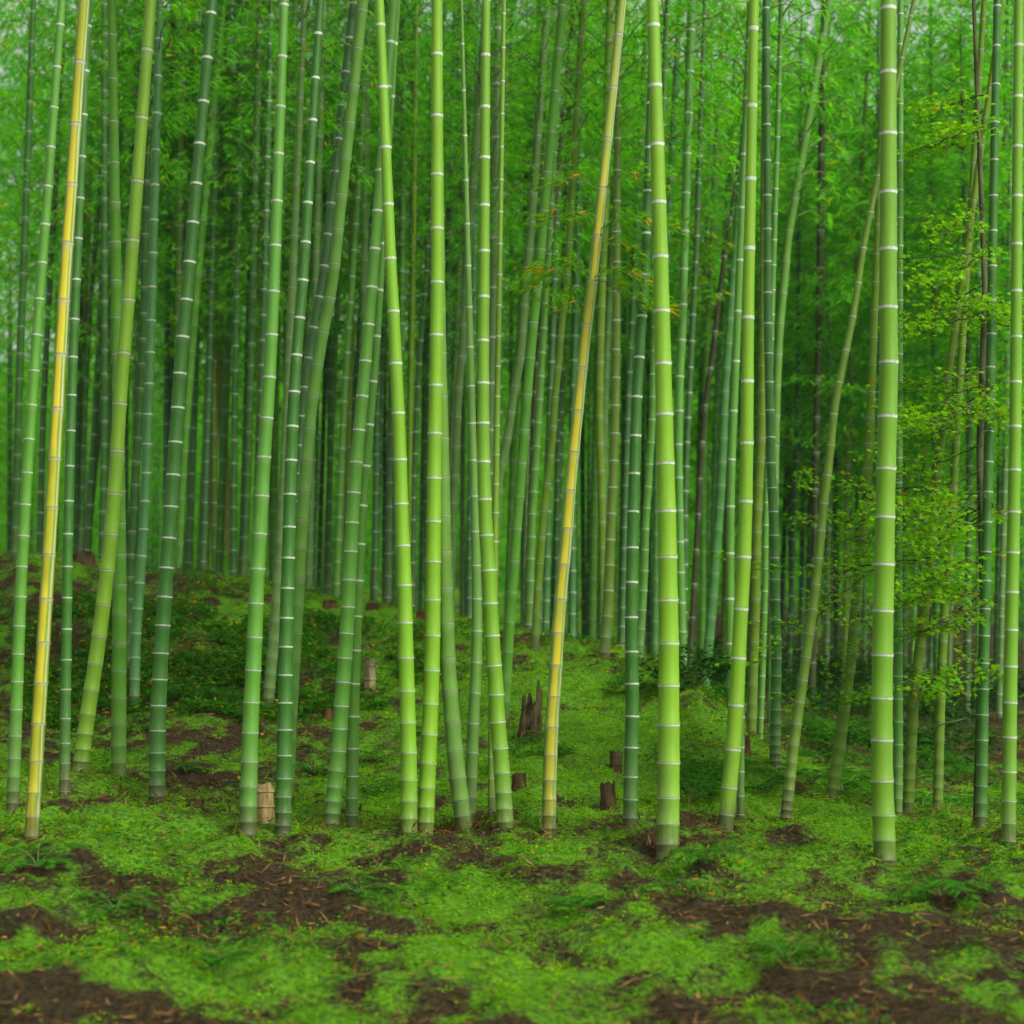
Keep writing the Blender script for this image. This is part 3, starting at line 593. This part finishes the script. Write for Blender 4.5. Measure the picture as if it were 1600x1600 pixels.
spray(e, bp, Yab, [
    [(917, 506, 0), (888, 478, -.1), (868, 462, -.15)],
    [(917, 506, 0), (905, 470, .1), (880, 432, .2), (850, 415, .2)],
    [(926, 436, 0), (950, 418, -.2), (985, 430, -.3), (1016, 470, -.35), (1030, 490, -.35)],
    [(926, 436, 0), (945, 440, -.1), (975, 462, -.2), (1000, 480, -.2)],
    [(926, 434, 0), (905, 412, -.1), (880, 415, -.2), (850, 432, -.2), (822, 448, -.2)],
    [(934, 360, 0), (960, 345, -.1), (1000, 340, -.2), (1040, 350, -.2)],
    [(934, 360, 0), (915, 335, -.1), (885, 335, -.2), (850, 345, -.2)],
    [(934, 360, 0), (955, 380, -.1), (990, 400, -.2)],
    [(938, 300, 0), (975, 270, -.1), (1020, 275, -.2)],
    [(938, 300, 0), (900, 275, -.1), (860, 285, -.2)]], .07, 3)
ge = [o for o in bpy.data.objects if o.get('label', '').startswith('green ringed bamboo with a twig')][0]
spray(ge, np.array(ge.location), 17.3, [
    [(1066, 468, 0), (1082, 430, -.1), (1098, 395, -.2), (1110, 370, -.3)],
    [(1098, 395, -.2), (1075, 380, -.3), (1050, 385, -.3), (1015, 395, -.3)],
    [(1098, 395, -.2), (1120, 380, -.3), (1140, 385, -.3)],
    [(1110, 370, -.3), (1090, 345, -.3), (1060, 338, -.3)],
    [(1066, 468, 0), (1090, 470, .1), (1120, 460, .2)]], .1, 5)

# ------------------------------------------------------------------ maple at the right
def star_leaves(P, sizes, tint, dry, name='foliage'):
    n = len(P); k = 10
    an = np.arange(k)/k*2*math.pi
    rad = np.array([1, .42, .85, .4, .62, .3, .62, .4, .85, .42])
    up = nrm(np.array([0, -.25, .9])+rng.normal(0, .38, (n, 3)))
    a = nrm(np.cross(up, rng.normal(0, 1, (n, 3)))); b = np.cross(up, a)
    v = P[:, None]+sizes[:, None, None]*.5*rad[None, :, None]*(np.cos(an)[None, :, None]*a[:, None]+np.sin(an)[None, :, None]*b[:, None])
    v = v-up[:, None]*sizes[:, None, None]*.10*(rad[None, :, None] > .5)
    f = np.arange(n)[:, None]*k+np.arange(k)[None, :]
    m = fast_mesh(name, v.reshape(-1, 3), f, M_MAPLE)
    fattr(m, 'tint', np.repeat(tint, k)); fattr(m, 'dry', np.repeat(dry, k)); return m
def maple(x, yb, Yb, label, limbs, seed, wpx=16):
    r = random.Random(seed)
    base = unproj(x, yb, Yb); base[2] = float(terrain(base[0], Yb))-.05
    e = thing('maple_tree', label, 'tree', base)
    trunk = [base]; ty = [1150, 950, 700, 450, 200, -60]
    for i, yy in enumerate(ty):
        trunk.append(unproj(x+[4, 10, 4, 12, 2, -8][i], yy, Yb+[0, .05, .1, .1, .2, .2][i]))
    v, f = tube(np.array(trunk)-base, np.linspace(wpx*.5*Yb/F, wpx*.18*Yb/F, len(trunk)), 10)
    link('trunk', mesh('trunk', v, f, M_BARK, True), e)
    P = []
    for li, (pts, den) in enumerate(limbs):
        tubes = []
        q = [unproj(a, b, Yb+c) for (a, b, c) in pts]
        pp = []
        for a, b in zip(q[:-1], q[1:]):
            k = max(3, int(np.linalg.norm(b-a)/.07))
            for t in np.linspace(0, 1, k, endpoint=False): pp.append(a*(1-t)+b*t+np.array([r.gauss(0, .006) for _ in range(3)]))
        pp.append(q[-1]); pp = np.array(pp)
        tubes.append(tube(pp-base, np.linspace(.006, .0018, len(pp)), 5))
        for i in range(2, len(pp)):
            if r.random() > .75*den: continue
            d = pp[i]-pp[i-1]; az = math.atan2(d[1], d[0])+r.choice((-1, 1))*r.uniform(.3, 1.2)
            L = r.uniform(.12, .42); k = 5; s = pp[i].copy(); sp = [s.copy()]
            for j in range(k):
                s = s+np.array([math.cos(az)*L/k, math.sin(az)*L/k, r.uniform(-.03, .035)]); sp.append(s.copy()); az += r.uniform(-.3, .3)
                for l in range(r.randint(3, 6)): P.append(s+np.array([r.gauss(0, .045), r.gauss(0, .045), r.gauss(0, .025)])-base)
            tubes.append(tube(np.array(sp)-base, np.linspace(.0035, .0012, k+1), 3))
        bv, bf = join_tubes(tubes); link('limb', mesh('limb', bv, bf, M_BARK, True), e)
    n = len(P)
    link('foliage', star_leaves(np.array(P), rng.uniform(.036, .07, n), rng.beta(2, 2, n), (rng.random(n) < .08)*.7), e)
    return e
def fan(y0, spread, n, seed, x0=1530, xr=(1410, 1490)):
    r = random.Random(seed); out = []
    for i in range(n):
        y = y0+r.uniform(-spread, spread); xe = r.uniform(*xr); dy = r.uniform(-30, 50)
        out.append(([(x0+5, y-25, 0), ((x0+xe)/2, y-10+dy*.4, r.uniform(-.6, .4)), (xe, y+dy, r.uniform(-1.1, .8))], .62))
    return out
limbs = [
 ([(1530, 800, 0), (1440, 760, -.2), (1350, 770, -.2), (1300, 748, -.1), (1255, 715, 0), (1200, 682, 0)], .8),
 ([(1530, 880, 0), (1450, 870, -.2), (1380, 880, -.2), (1310, 930, 0), (1255, 985, 0), (1212, 1025, 0)], .9),
 ([(1380, 880, -.2), (1330, 885, .1), (1280, 890, .2), (1215, 885, .3)], .7),
 ([(1330, 885, .1), (1300, 920, .1), (1280, 960, .1), (1262, 1000, .1)], .8),
 ([(1350, 770, -.2), (1345, 800, 0), (1325, 815, .1), (1300, 805, .1)], 1.0),
 ([(1350, 770, -.2), (1380, 800, .2), (1360, 850, .3), (1335, 900, .3)], 1.0),
 ([(1530, 1115, 0), (1480, 1130, -.2), (1440, 1145, -.2), (1410, 1150, -.1)], .12),
 ([(1530, 1050, 0), (1460, 1060, .3), (1390, 1085, .4), (1320, 1100, .4), (1262, 1090, .4)], .55),
 ([(1530, 930, 0), (1450, 930, -.4), (1415, 940, -.5), (1395, 960, -.5)], 1.0),
 ([(1340, 960, 0), (1370, 990, .2), (1340, 1030, .3), (1310, 1060, .3)], .5),
]+fan(430, 90, 6, 1)+fan(590, 80, 6, 2, xr=(1400, 1500))+fan(700, 60, 6, 3, xr=(1395, 1470))+fan(840, 60, 7, 4, xr=(1390, 1460))+fan(940, 60, 6, 5, xr=(1390, 1470))+fan(1050, 40, 3, 6)+fan(250, 90, 4, 7, xr=(1420, 1500))+fan(700, 350, 6, 8, 1525, (1545, 1600))
maple(1527, 1290, 11.3, 'slender maple with tiny bright green leaves reaching left over the right side', limbs, 11)

# ------------------------------------------------------------------ stumps
def rod(prof, sides, seed, rough, jag=0.0, top_mat=None):
    """turned, roughened post: prof = [(z, r)], jagged top if jag"""
    r = random.Random(seed); v = []; f = []
    off = [r.uniform(-1, 1) for _ in range(sides)]
    for i, (z, rad) in enumerate(prof):
        for j in range(sides):
            a = j/sides*6.2832; k = 1+rough*(.6*off[j]+.4*r.uniform(-1, 1))
            zz = z+(jag*r.uniform(-1, 1) if i >= len(prof)-2 and jag else 0)
            v.append((math.cos(a)*rad*k, math.sin(a)*rad*k, zz))
    n = len(prof)
    for i in range(n-1):
        for j in range(sides):
            k = (j+1) % sides; f.append((i*sides+j, i*sides+k, (i+1)*sides+k, (i+1)*sides+j))
    return v, f
def stump(x, y, wpx, hpx, label, side, top, seed, hollow=.6, jag=0.0, tilt=0.0, rough=.08, nodes=False, name='stump'):
    Y = ground_hit(x, y); p = unproj(x, y, Y); p[2] = float(terrain(p[0], Y))
    s = Y/F; R = wpx*.5*s; H = hpx*s
    e = thing(name, label, 'stump', p); e.rotation_euler = (0, tilt, random.uniform(0, 6))
    if nodes:
        pr = [(-.08, R*1.08), (H*.3, R), (H*.33, R*1.1), (H*.36, R*1.1), (H*.38, R), (H*.75, R*.97), (H*.77, R*1.07), (H*.8, R*1.06), (H*.82, R*.96), (H, R*.96)]
    else:
        pr = [(-.08, R*1.3), (0, R*1.22), (H*.2, R*1.05), (H*.5, R), (H*.8, R*.98), (H*.93, R*.97), (H, R*.95)]
    v, f = rod(pr, 18, seed, rough, jag)
    link('bark', mesh('bark', v, f, side, not nodes), e)
    # cut face: an annulus and the floor of the hollow
    r = random.Random(seed); v = []; f = []; k = 18
    for (rr, zz) in ((R*.96, H*1.0), (R*hollow, H*1.0-.002), (R*hollow*.9, H*.72), (.001, H*.7)):
        for j in range(k):
            a = j/k*6.2832; v.append((math.cos(a)*rr*(1+rough*.3*r.uniform(-1, 1)), math.sin(a)*rr, zz+(jag*.4*r.uniform(-1, 1) if zz > H*.9 else 0)-.004))
    for i in range(3):
        for j in range(k): f.append((i*k+j, i*k+(j+1) % k, (i+1)*k+(j+1) % k, (i+1)*k+j))
    link('cut_top', mesh('cut_top', v, f, top), e)
    return e, R, H
stump(413, 1290, 29, 52, 'cut bamboo stump with pale frayed top between two near canes', M_CUT, M_GREYW, 1, .7, .012, .06, .03, True)
stump(305, 1262, 28, 16, 'low dark stump on the mound at lower left', M_DARKROT, M_DARKROT, 2, .5, .01)
stump(578, 1080, 18, 48, 'weathered grey bamboo stump standing on the bank left of centre', M_GREYW, M_ROT, 3, .7, .01, 0, .03, True)
stump(513, 1126, 16, 22, 'small reddish stump at the dark hollow of the bank', M_RED, M_RED, 4, .4, .005)
stump(811, 1232, 22, 26, 'squat dark stump below the broken one', M_DARKROT, M_DARKROT, 6, .5, .012)
stump(963, 1206, 20, 30, 'grey-brown ringed stump left of the dark upright cane', M_ROT, M_DARKROT, 7, .6, .012, 0, .05, True)
stump(951, 1262, 24, 36, 'hollow dark stump low on the slope left of the dark upright cane', M_DARKROT, M_DARKROT, 8, .75, .02, .05)
stump(1165, 1172, 15, 30, 'orange-brown stump at the right slope edge near the tall leaning lime cane', M_RED, M_CUT, 9, .4, .006)
stump(658, 968, 15, 13, 'brown stump on the crest between the two stained bright canes', M_RED, M_DARKROT, 10, .5, .01)
stump(128, 880, 40, 16, 'broad earthy brown stump on the crest at far left', M_DARKROT, M_RED, 12, .3, .03, 0, .2)
stump(515, 952, 22, 9, 'low brown stump on the crest left of the brown-footed cane', M_RED, M_DARKROT, 13, .3, .02, 0, .15)
stump(583, 955, 22, 8, 'flat brown stump on the crest left of the lime cane', M_DARKROT, M_RED, 14, .3, .02, 0, .15)
stump(330, 950, 24, 9, 'flattened dark stump in the moss below the bowed olive cane', M_DARKROT, M_DARKROT, 15, .3, .02, 0, .2)
# the broken stump with a standing splinter
def broken_stump(x, y, label):
    Y = ground_hit(x, y); p = unproj(x, y, Y); p[2] = float(terrain(p[0], Y)); sc = Y/F; r = random.Random(4)
    e = thing('stump', label, 'stump', p)
    R0 = 16*sc; H = 84*sc; k = 30; rows_ = [-.08, .1, .22, .36, .5, .64, .78, .9, 1.0]
    tops = [min(1.0, .70+.16*math.sin(j*.45+1.2)+r.uniform(-.13, .13)) for j in range(k)]
    v = []; f = []
    for shell in (1.0, .74):
        for i, q in enumerate(rows_):
            for j in range(k):
                a = math.radians(-58)+j/(k-1)*math.radians(296)
                hq = q*H*tops[j] if q > 0 else -.08
                rr = R0*shell*(1.22-.3*min(1, max(q, 0)*1.5))*(1+.10*math.sin(j*1.9)+r.uniform(-.05, .05))
                v.append((math.cos(a)*rr-.10*hq, math.sin(a)*rr, hq))
    n = len(rows_); o = n*k
    for i in range(n-1):
        for j in range(k-1):
            f.append((i*k+j, i*k+j+1, (i+1)*k+j+1, (i+1)*k+j)); f.append((o+i*k+j+1, o+i*k+j, o+(i+1)*k+j, o+(i+1)*k+j+1))
        for j in (0, k-1): f.append((i*k+j, (i+1)*k+j, o+(i+1)*k+j, o+i*k+j) if j == 0 else (i*k+j, o+i*k+j, o+(i+1)*k+j, (i+1)*k+j))
    for j in range(k-1): f.append(((n-1)*k+j, (n-1)*k+j+1, o+(n-1)*k+j+1, o+(n-1)*k+j))
    me = mesh('bark', v, f, M_ROT); e.rotation_euler = (0, 0, math.radians(-118)); link('bark', me, e)
    v, f = rod([(H*.2, R0*.26), (H*.6, R0*.24), (H*.95, R0*.19), (H*1.08, R0*.10)], 7, 5, .25, .012)
    link('splinter', mesh('splinter', [(a-R0*.35, b+R0*.75, c) for a, b, c in v], f, M_ROT), e)
    v, f = rod([(-.06, R0*.55), (H*.12, R0*.5), (H*.24, R0*.42), (H*.3, R0*.2), (H*.31, .002)], 10, 6, .25, .01)
    link('root_flare', mesh('root_flare', [(a+R0*.6, b+R0*.7, c) for a, b, c in v], f, M_DARKROT), e)
broken_stump(828, 1150, 'broken rotten stump with hollow front and tall standing splinter')

# ------------------------------------------------------------------ ferns and low shrubs
def fern_mesh(seed, nf=9, L=.42):
    r = random.Random(seed); P = []; D = []; Ls = []; tubes = []
    for i in range(nf):
        az = i/nf*6.28+r.uniform(-.3, .3); ln = L*r.uniform(.7, 1.1); el = r.uniform(.7, 1.25); p = np.zeros(3); pts = [p.copy()]; k = 16
        for j in range(k):
            e = el-1.7*(j/k); d = np.array([math.cos(az)*math.cos(e), math.sin(az)*math.cos(e), math.sin(e)]); p = p+d*ln/k; pts.append(p.copy())
            if j > 2:
                w = ln*.30*math.sin(math.pi*min(1, (j-1)/(k-1)*.92+.08))**.8
                for s in (-1, 1):
                    P.append(p.copy()); D.append((-math.sin(az)*s+d[0]*.5, math.cos(az)*s+d[1]*.5, d[2]*.3-.1)); Ls.append(max(.02, w))
        tubes.append(tube(np.array(pts), np.linspace(.004, .001, k+1), 3))
    n = len(P); Ls = np.array(Ls)
    bv, bf = join_tubes(tubes)
    return mesh('stem', bv, bf, M_TWIG), blades(np.array(P), np.array(D), Ls, Ls*.0+.022*L/.42, rng.beta(2, 2, n), np.zeros(n), .15, .1, M_FERN, 'frond')
FERNS = [fern_mesh(300+i, 7+i % 3*2) for i in range(4)]
fern_px = [(1268, 1232, 1.0), (1292, 1206, .9), (1318, 1236, 1.1), (1345, 1218, 1.0), (1352, 1176, 1.2), (1326, 1160, .9), (1300, 1150, .8), (1268, 1175, .8), (1246, 1128, .8), (1410, 1240, 1), (1440, 1262, 1),
           (1278, 1110, .9), (1225, 1145, .7), (600, 1240, .5), (590, 1190, .45), (215, 1150, .6), (232, 1130, .6), (300, 1080, .5), (340, 1095, .55), (455, 1085, .5), (820, 1180, .55), (835, 1165, .45), (1085, 1205, .55), (1100, 1230, .6),
           (1066, 1190, .5), (290, 1210, .5), (640, 1150, .4), (752, 1215, .5), (1180, 1215, .6), (1205, 1240, .7), (1495, 1225, 1.0), (1550, 1260, 1.1), (1340, 1260, .9), (490, 1200, .45), (1330, 1110, .9), (180, 1420, .6), (60, 1350, .7), (905, 1430, .5), (1470, 1400, .7), (1230, 1500, .6), (560, 1400, .5), (330, 1500, .55), (1100, 1365, .5)]
def place_px(x, y):
    Y = ground_hit(x, y); p = unproj(x, y, Y); p[2] = float(terrain(p[0], Y)); return p
def where(x, y):
    b = min((m for m in MAIN if m[0]), key=lambda m: abs(m[1]-x))
    return b[0]
seen = set()
for i, (x, y, s) in enumerate(fern_px):
    p = place_px(x, y); st, fr = FERNS[i % 4]
    size = 'large' if s > .85 else 'middling' if s > .55 else 'small'
    spot = 'among the right hollow' if x > 1210 else 'on the terrace bank' if y < 1135 else 'low on the slope' if y < 1290 else 'on the near ground'
    lab = f'{size} green fern {spot}, below the {where(x, y)}'
    if lab in seen: lab = lab.replace('green fern', 'spreading fern')
    if lab in seen: lab = lab.replace('spreading fern', 'drooping fern')
    seen.add(lab)
    e = thing('fern', lab, 'fern', p, 'ferns on the mossy slope'); e.rotation_euler = (random.uniform(-.2, .2), random.uniform(-.2, .2), random.uniform(0, 6)); e.scale = (s,)*3
    link('stem', st, e); link('frond', fr, e)
def shrub_mesh(seed, R, H, nl, L):
    r = random.Random(seed); P = []; D = []; tubes = []
    for i in range(26):
        az = r.uniform(0, 6.28); rr = R*math.sqrt(r.random()); tip = np.array([math.cos(az)*rr, math.sin(az)*rr, H*(1-.5*(rr/R)**2)*r.uniform(.6, 1.05)])
        mid = tip*np.array([.35, .35, .6]); pts = [np.zeros(3), mid, tip]; tubes.append(tube(pts, [.005, .003, .0015], 3))
        for j in range(nl):
            t = r.uniform(.35, 1.0); c = mid*(1-t)+tip*t if r.random() < .8 else tip
            a3 = r.uniform(0, 6.28); P.append(c+np.array([r.gauss(0, .05) for _ in range(3)])); D.append((math.cos(a3), math.sin(a3), r.uniform(-.3, .5)))
    n = len(P); bv, bf = join_tubes(tubes)
    return mesh('stem', bv, bf, M_TWIG), blades(np.array(P), np.array(D), rng.uniform(.6, 1.2, n)*L, rng.uniform(.35, .5, n)*L, rng.beta(2, 2, n), np.zeros(n), .2, .12, M_FERN, 'foliage')
SHR = [shrub_mesh(400+i, .42, .40, 34, .07) for i in range(3)]
for i, (x, y, s, lab) in enumerate([
    (1085, 1076, 1.1, 'dark leafy shrub at the crest right of the thick lime cane'), (1112, 1082, 1.2, 'dark leafy shrub at the crest by the foot of the hazy leaning cane'),
    (1135, 1110, 1.0, 'leafy shrub behind the tall leaning lime cane'), (975, 1085, .45, 'little brownish shrub on the open moss below the pale-footed olive cane'),
    (270, 1100, .55, 'low leafy shrub on the dark bank right of the whitish foot'), (320, 1103, .6, 'low leafy shrub hanging over the terrace at left'),
    (365, 1106, .5, 'low leafy shrub left of the pale broad cane on the terrace'), (470, 1100, .5, 'low leafy shrub over the dark hollow near the reddish stump'),
    (1100, 1225, .5, 'bushy seedling clump on the slope right of the thick lime cane'), (1085, 1255, .55, 'bushy seedling clump low beside the foot of the thick lime cane'),
    (1310, 1190, .9, 'broad leafy shrub among the ferns left of the right lime cane'), (1260, 1150, .8, 'leafy shrub behind the leaning olive cane'), (1440, 1215, 1.0, 'leafy shrub under the maple at right'),
    (1110, 1040, 1.5, 'dark spreading shrub behind the crest right of the green cane'), (1175, 1090, 1.5, 'dark spreading shrub behind the tall leaning lime cane'),
    (1240, 1080, 1.8, 'dark spreading shrub in the hollow between the white-footed cane and the leaning olive cane'), (1300, 1095, 1.8, 'dark spreading shrub far in the hollow left of the right lime cane'),
    (1270, 1125, 1.3, 'dense dark shrub behind the lower part of the leaning olive cane'), (1420, 1110, 1.8, 'dark spreading shrub behind the maple, right of the right lime cane'),
    (1460, 1150, 1.5, 'dark spreading shrub below the bare maple branch'), (1500, 1100, 1.8, 'dark spreading shrub deep behind the maple trunk'), (1490, 1190, 1.3, 'dense dark shrub at the foot of the rightmost olive cane'),
    (1570, 1120, 1.8, 'dark spreading shrub at the far right rim'), (1340, 1080, 1.6, 'dark spreading shrub deep in the gap behind the olive cane'), (1400, 1180, 1.2, 'dense dark shrub low behind the right lime cane'),
    (1350, 1130, 1.0, 'tall leafy shrub in the dark gap left of the right lime cane'), (870, 1180, .35, 'tiny seedling clump right of the broken stump')]):
    p = place_px(x, y); st, fo = SHR[i % 3]
    e = thing('shrub', lab, 'shrub', p); e.rotation_euler = (0, 0, random.uniform(0, 6)); e.scale = (s, s, s*random.uniform(.8, 1.1))
    link('stem', st, e)
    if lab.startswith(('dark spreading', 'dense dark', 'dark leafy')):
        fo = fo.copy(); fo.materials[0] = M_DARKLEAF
    link('foliage', fo, e)

# ------------------------------------------------------------------ moss, litter, seedlings (stuff)
def scatter(n, ylo=6.5, yhi=24):
    # even over the ground area seen
    Y = np.sqrt(rng.uniform(ylo**2, yhi**2, n)); u = rng.uniform(-120, 1720, n); X = (u-800)/F*Y
    return X, Y
Xc, Yc = scatter(30000, 6.5, 23); mk = moss_mask(Xc, Yc); k = rng.random(len(Xc)) < np.clip((mk-.34)*3, .05, 1); Xc, Yc = Xc[k], Yc[k]
nb = 26; n = len(Xc)*nb; rc = np.repeat(rng.uniform(.02, .085, len(Xc)), nb); ht = np.repeat(rng.uniform(.0, .05, len(Xc)), nb)
az = rng.uniform(0, 6.2832, n); q = np.sqrt(rng.random(n)); X = np.repeat(Xc, nb)+np.cos(az)*q*rc; Y = np.repeat(Yc, nb)+np.sin(az)*q*rc
D = np.stack([np.cos(az)*q*1.2+rng.normal(0, .35, n), np.sin(az)*q*1.2+rng.normal(0, .35, n), rng.uniform(.25, .9, n)], -1)
P = np.stack([X, Y, terrain(X, Y)+ht*(1-q*q)-.004], -1)
tone = np.repeat(np.clip(rng.normal(.0, .16, len(Xc))+fbm(Xc*1.7, Yc*1.7, 61, 3)*1.5-.35, 0, 1), nb)
tag(link('moss', blades(P, D, rng.uniform(.011, .034, n), rng.uniform(.0045, .010, n), np.clip(tone+rng.normal(0, .15, n), 0, 1), (rng.random(n) < .04)*.8, .35, .1, M_MOSS, 'moss')),
    'bright green moss and short grass carpeting the slope', 'moss', kind='stuff')
X, Y = scatter(110000, 6.0, 24); mk = moss_mask(X, Y); k = rng.random(len(X)) < np.clip(1.05-mk*1.25, .09, 1); X, Y = X[k], Y[k]
n = len(X); D = rng.normal(0, 1, (n, 3)); D[:, 2] = rng.normal(.05, .22, n); P = np.stack([X, Y, terrain(X, Y)+.008], -1)
bx, by = [], []
for o in bpy.data.objects:
    if o.type == 'EMPTY' and o.get('category') in ('bamboo', 'stump') and o.location.y < 19:
        m_ = 70; a_ = rng.uniform(0, 6.2832, m_); r_ = rng.uniform(.04, .34, m_); bx.append(o.location.x+np.cos(a_)*r_); by.append(o.location.y+np.sin(a_)*r_)
bx = np.concatenate(bx); by = np.concatenate(by); m_ = len(bx); d_ = rng.normal(0, 1, (m_, 3)); d_[:, 2] = rng.normal(.15, .3, m_)
P = np.concatenate([P, np.stack([bx, by, terrain(bx, by)+rng.uniform(.005, .03, m_)], -1)]); D = np.concatenate([D, d_]); n = len(P)
tag(link('leaf_litter', blades(P, D, rng.uniform(.03, .10, n), rng.uniform(.006, .014, n), rng.random(n)**1.7, np.zeros(n), -.05, .2, M_LITTER, 'leaf_litter')),
    'brown fallen bamboo leaves scattered over the soil', 'leaf litter', kind='stuff')
X, Y = scatter(90000, 6.5, 22); u = 800+F*X/Y
bank = np.exp(-((Y-17.3)/1.2)**2)*np.interp(u, [0, 100, 560, 680], [.26, .32, .30, 0])
k = (fbm(X*1.6, Y*1.6, 91, 3)+bank > .615) & (rng.random(len(X)) < .75); X, Y = X[k], Y[k]
Yb = rng.uniform(15.6, 19.3, 60000); Xb = (rng.uniform(40, 700, 60000)-800)/F*Yb
kb = fbm(Xb*2.2, Yb*2.2, 97, 3)-np.abs(Yb-17.2)*.045-np.maximum(0, (800+F*Xb/Yb)-560)*.001 > .40
X = np.concatenate([X, Xb[kb]]); Y = np.concatenate([Y, Yb[kb]])
n = len(X); D = rng.normal(0, 1, (n, 3)); D[:, 2] = np.abs(rng.normal(.4, .4, n)); P = np.stack([X, Y, terrain(X, Y)+rng.uniform(.0, .11, n)*(.6+.4*(Y > 15.5))], -1)
tag(link('seedlings', blades(P, D, rng.uniform(.025, .06, n)*(1+.5*(Y > 15.5)), rng.uniform(.012, .026, n)*(1+.4*(Y > 15.5)), rng.beta(2, 2, n), (rng.random(n) < .06)*.6, .25, .15, M_FERN, 'seedlings')),
    'tiny leafy seedlings covering patches of the bank', 'ground cover', kind='stuff')

# ------------------------------------------------------------------ light, sky, camera
sunv = Vector((.54, -.60, .76)).normalized()
sl = bpy.data.lights.new('sun', 'SUN'); sl.energy = 1.5; sl.angle = math.radians(25); sl.color = (1, .96, .88)
so = link('sun', sl); so.rotation_euler = (-sunv).to_track_quat('-Z', 'Y').to_euler()
W = bpy.data.worlds.new('World'); SC.world = W; W.use_nodes = True; W.cycles.sampling_method = 'MANUAL'; W.cycles.sample_map_resolution = 256
nt = W.node_tree; nt.nodes.clear()
sk = nt.nodes.new('ShaderNodeTexSky'); sk.sky_type = 'NISHITA'; sk.sun_disc = False
sk.sun_elevation = math.asin(sunv.z); sk.sun_rotation = math.atan2(sunv.x, sunv.y); sk.dust_density = 4.0; sk.ozone_density = .6
hs = nt.nodes.new('ShaderNodeHueSaturation'); hs.inputs['Saturation'].default_value = .08
bg = nt.nodes.new('ShaderNodeBackground'); bg.inputs[1].default_value = .105
wo = nt.nodes.new('ShaderNodeOutputWorld')
nt.links.new(sk.outputs[0], hs.inputs['Color']); nt.links.new(hs.outputs[0], bg.inputs[0]); nt.links.new(bg.outputs[0], wo.inputs[0])
hz = bpy.data.materials.new('haze_air'); hz.use_nodes = True; ht_ = hz.node_tree; ht_.nodes.clear()
pv = ht_.nodes.new('ShaderNodeVolumePrincipled'); pv.inputs['Color'].default_value = (.72, .92, .78, 1); pv.inputs['Density'].default_value = .0004
hout = ht_.nodes.new('ShaderNodeOutputMaterial'); ht_.links.new(pv.outputs[0], hout.inputs['Volume'])
x0, x1, y0_, y1_, z0, z1 = -330, 330, -8, 425, -8, 145
hv = [(x, y, z) for x in (x0, x1) for y in (y0_, y1_) for z in (z0, z1)]
tag(link('haze', mesh('haze', hv, [(0, 1, 3, 2), (4, 6, 7, 5), (0, 4, 5, 1), (2, 3, 7, 6), (0, 2, 6, 4), (1, 5, 7, 3)], hz)), 'thin pale air hanging in the grove', 'haze', kind='stuff')
cam = bpy.data.cameras.new('camera'); cam.sensor_width = 36; cam.lens = 36*F/1600; cam.clip_start = .1; cam.clip_end = 2000
cam.dof.use_dof = True; cam.dof.focus_distance = 11.8; cam.dof.aperture_fstop = 1.9
co = link('camera', cam); co.rotation_euler = (math.radians(90)+TH, 0, 0); SC.camera = co
SC.view_settings.view_transform = 'Standard'; SC.view_settings.look = 'None'; SC.view_settings.exposure = 1.1; SC.view_settings.gamma = 1
cy = SC.cycles; cy.max_bounces = 6; cy.diffuse_bounces = 4; cy.glossy_bounces = 2; cy.transmission_bounces = 4; cy.transparent_max_bounces = 4
cy.caustics_reflective = False; cy.caustics_refractive = False; cy.sample_clamp_indirect = 4
cy.use_denoising = True
cy.use_adaptive_sampling = True; cy.adaptive_threshold = .02
print('canes', NCANE[0], 'crown leaves', [c[2] for c in CROWN_HI+CROWN_FAR])
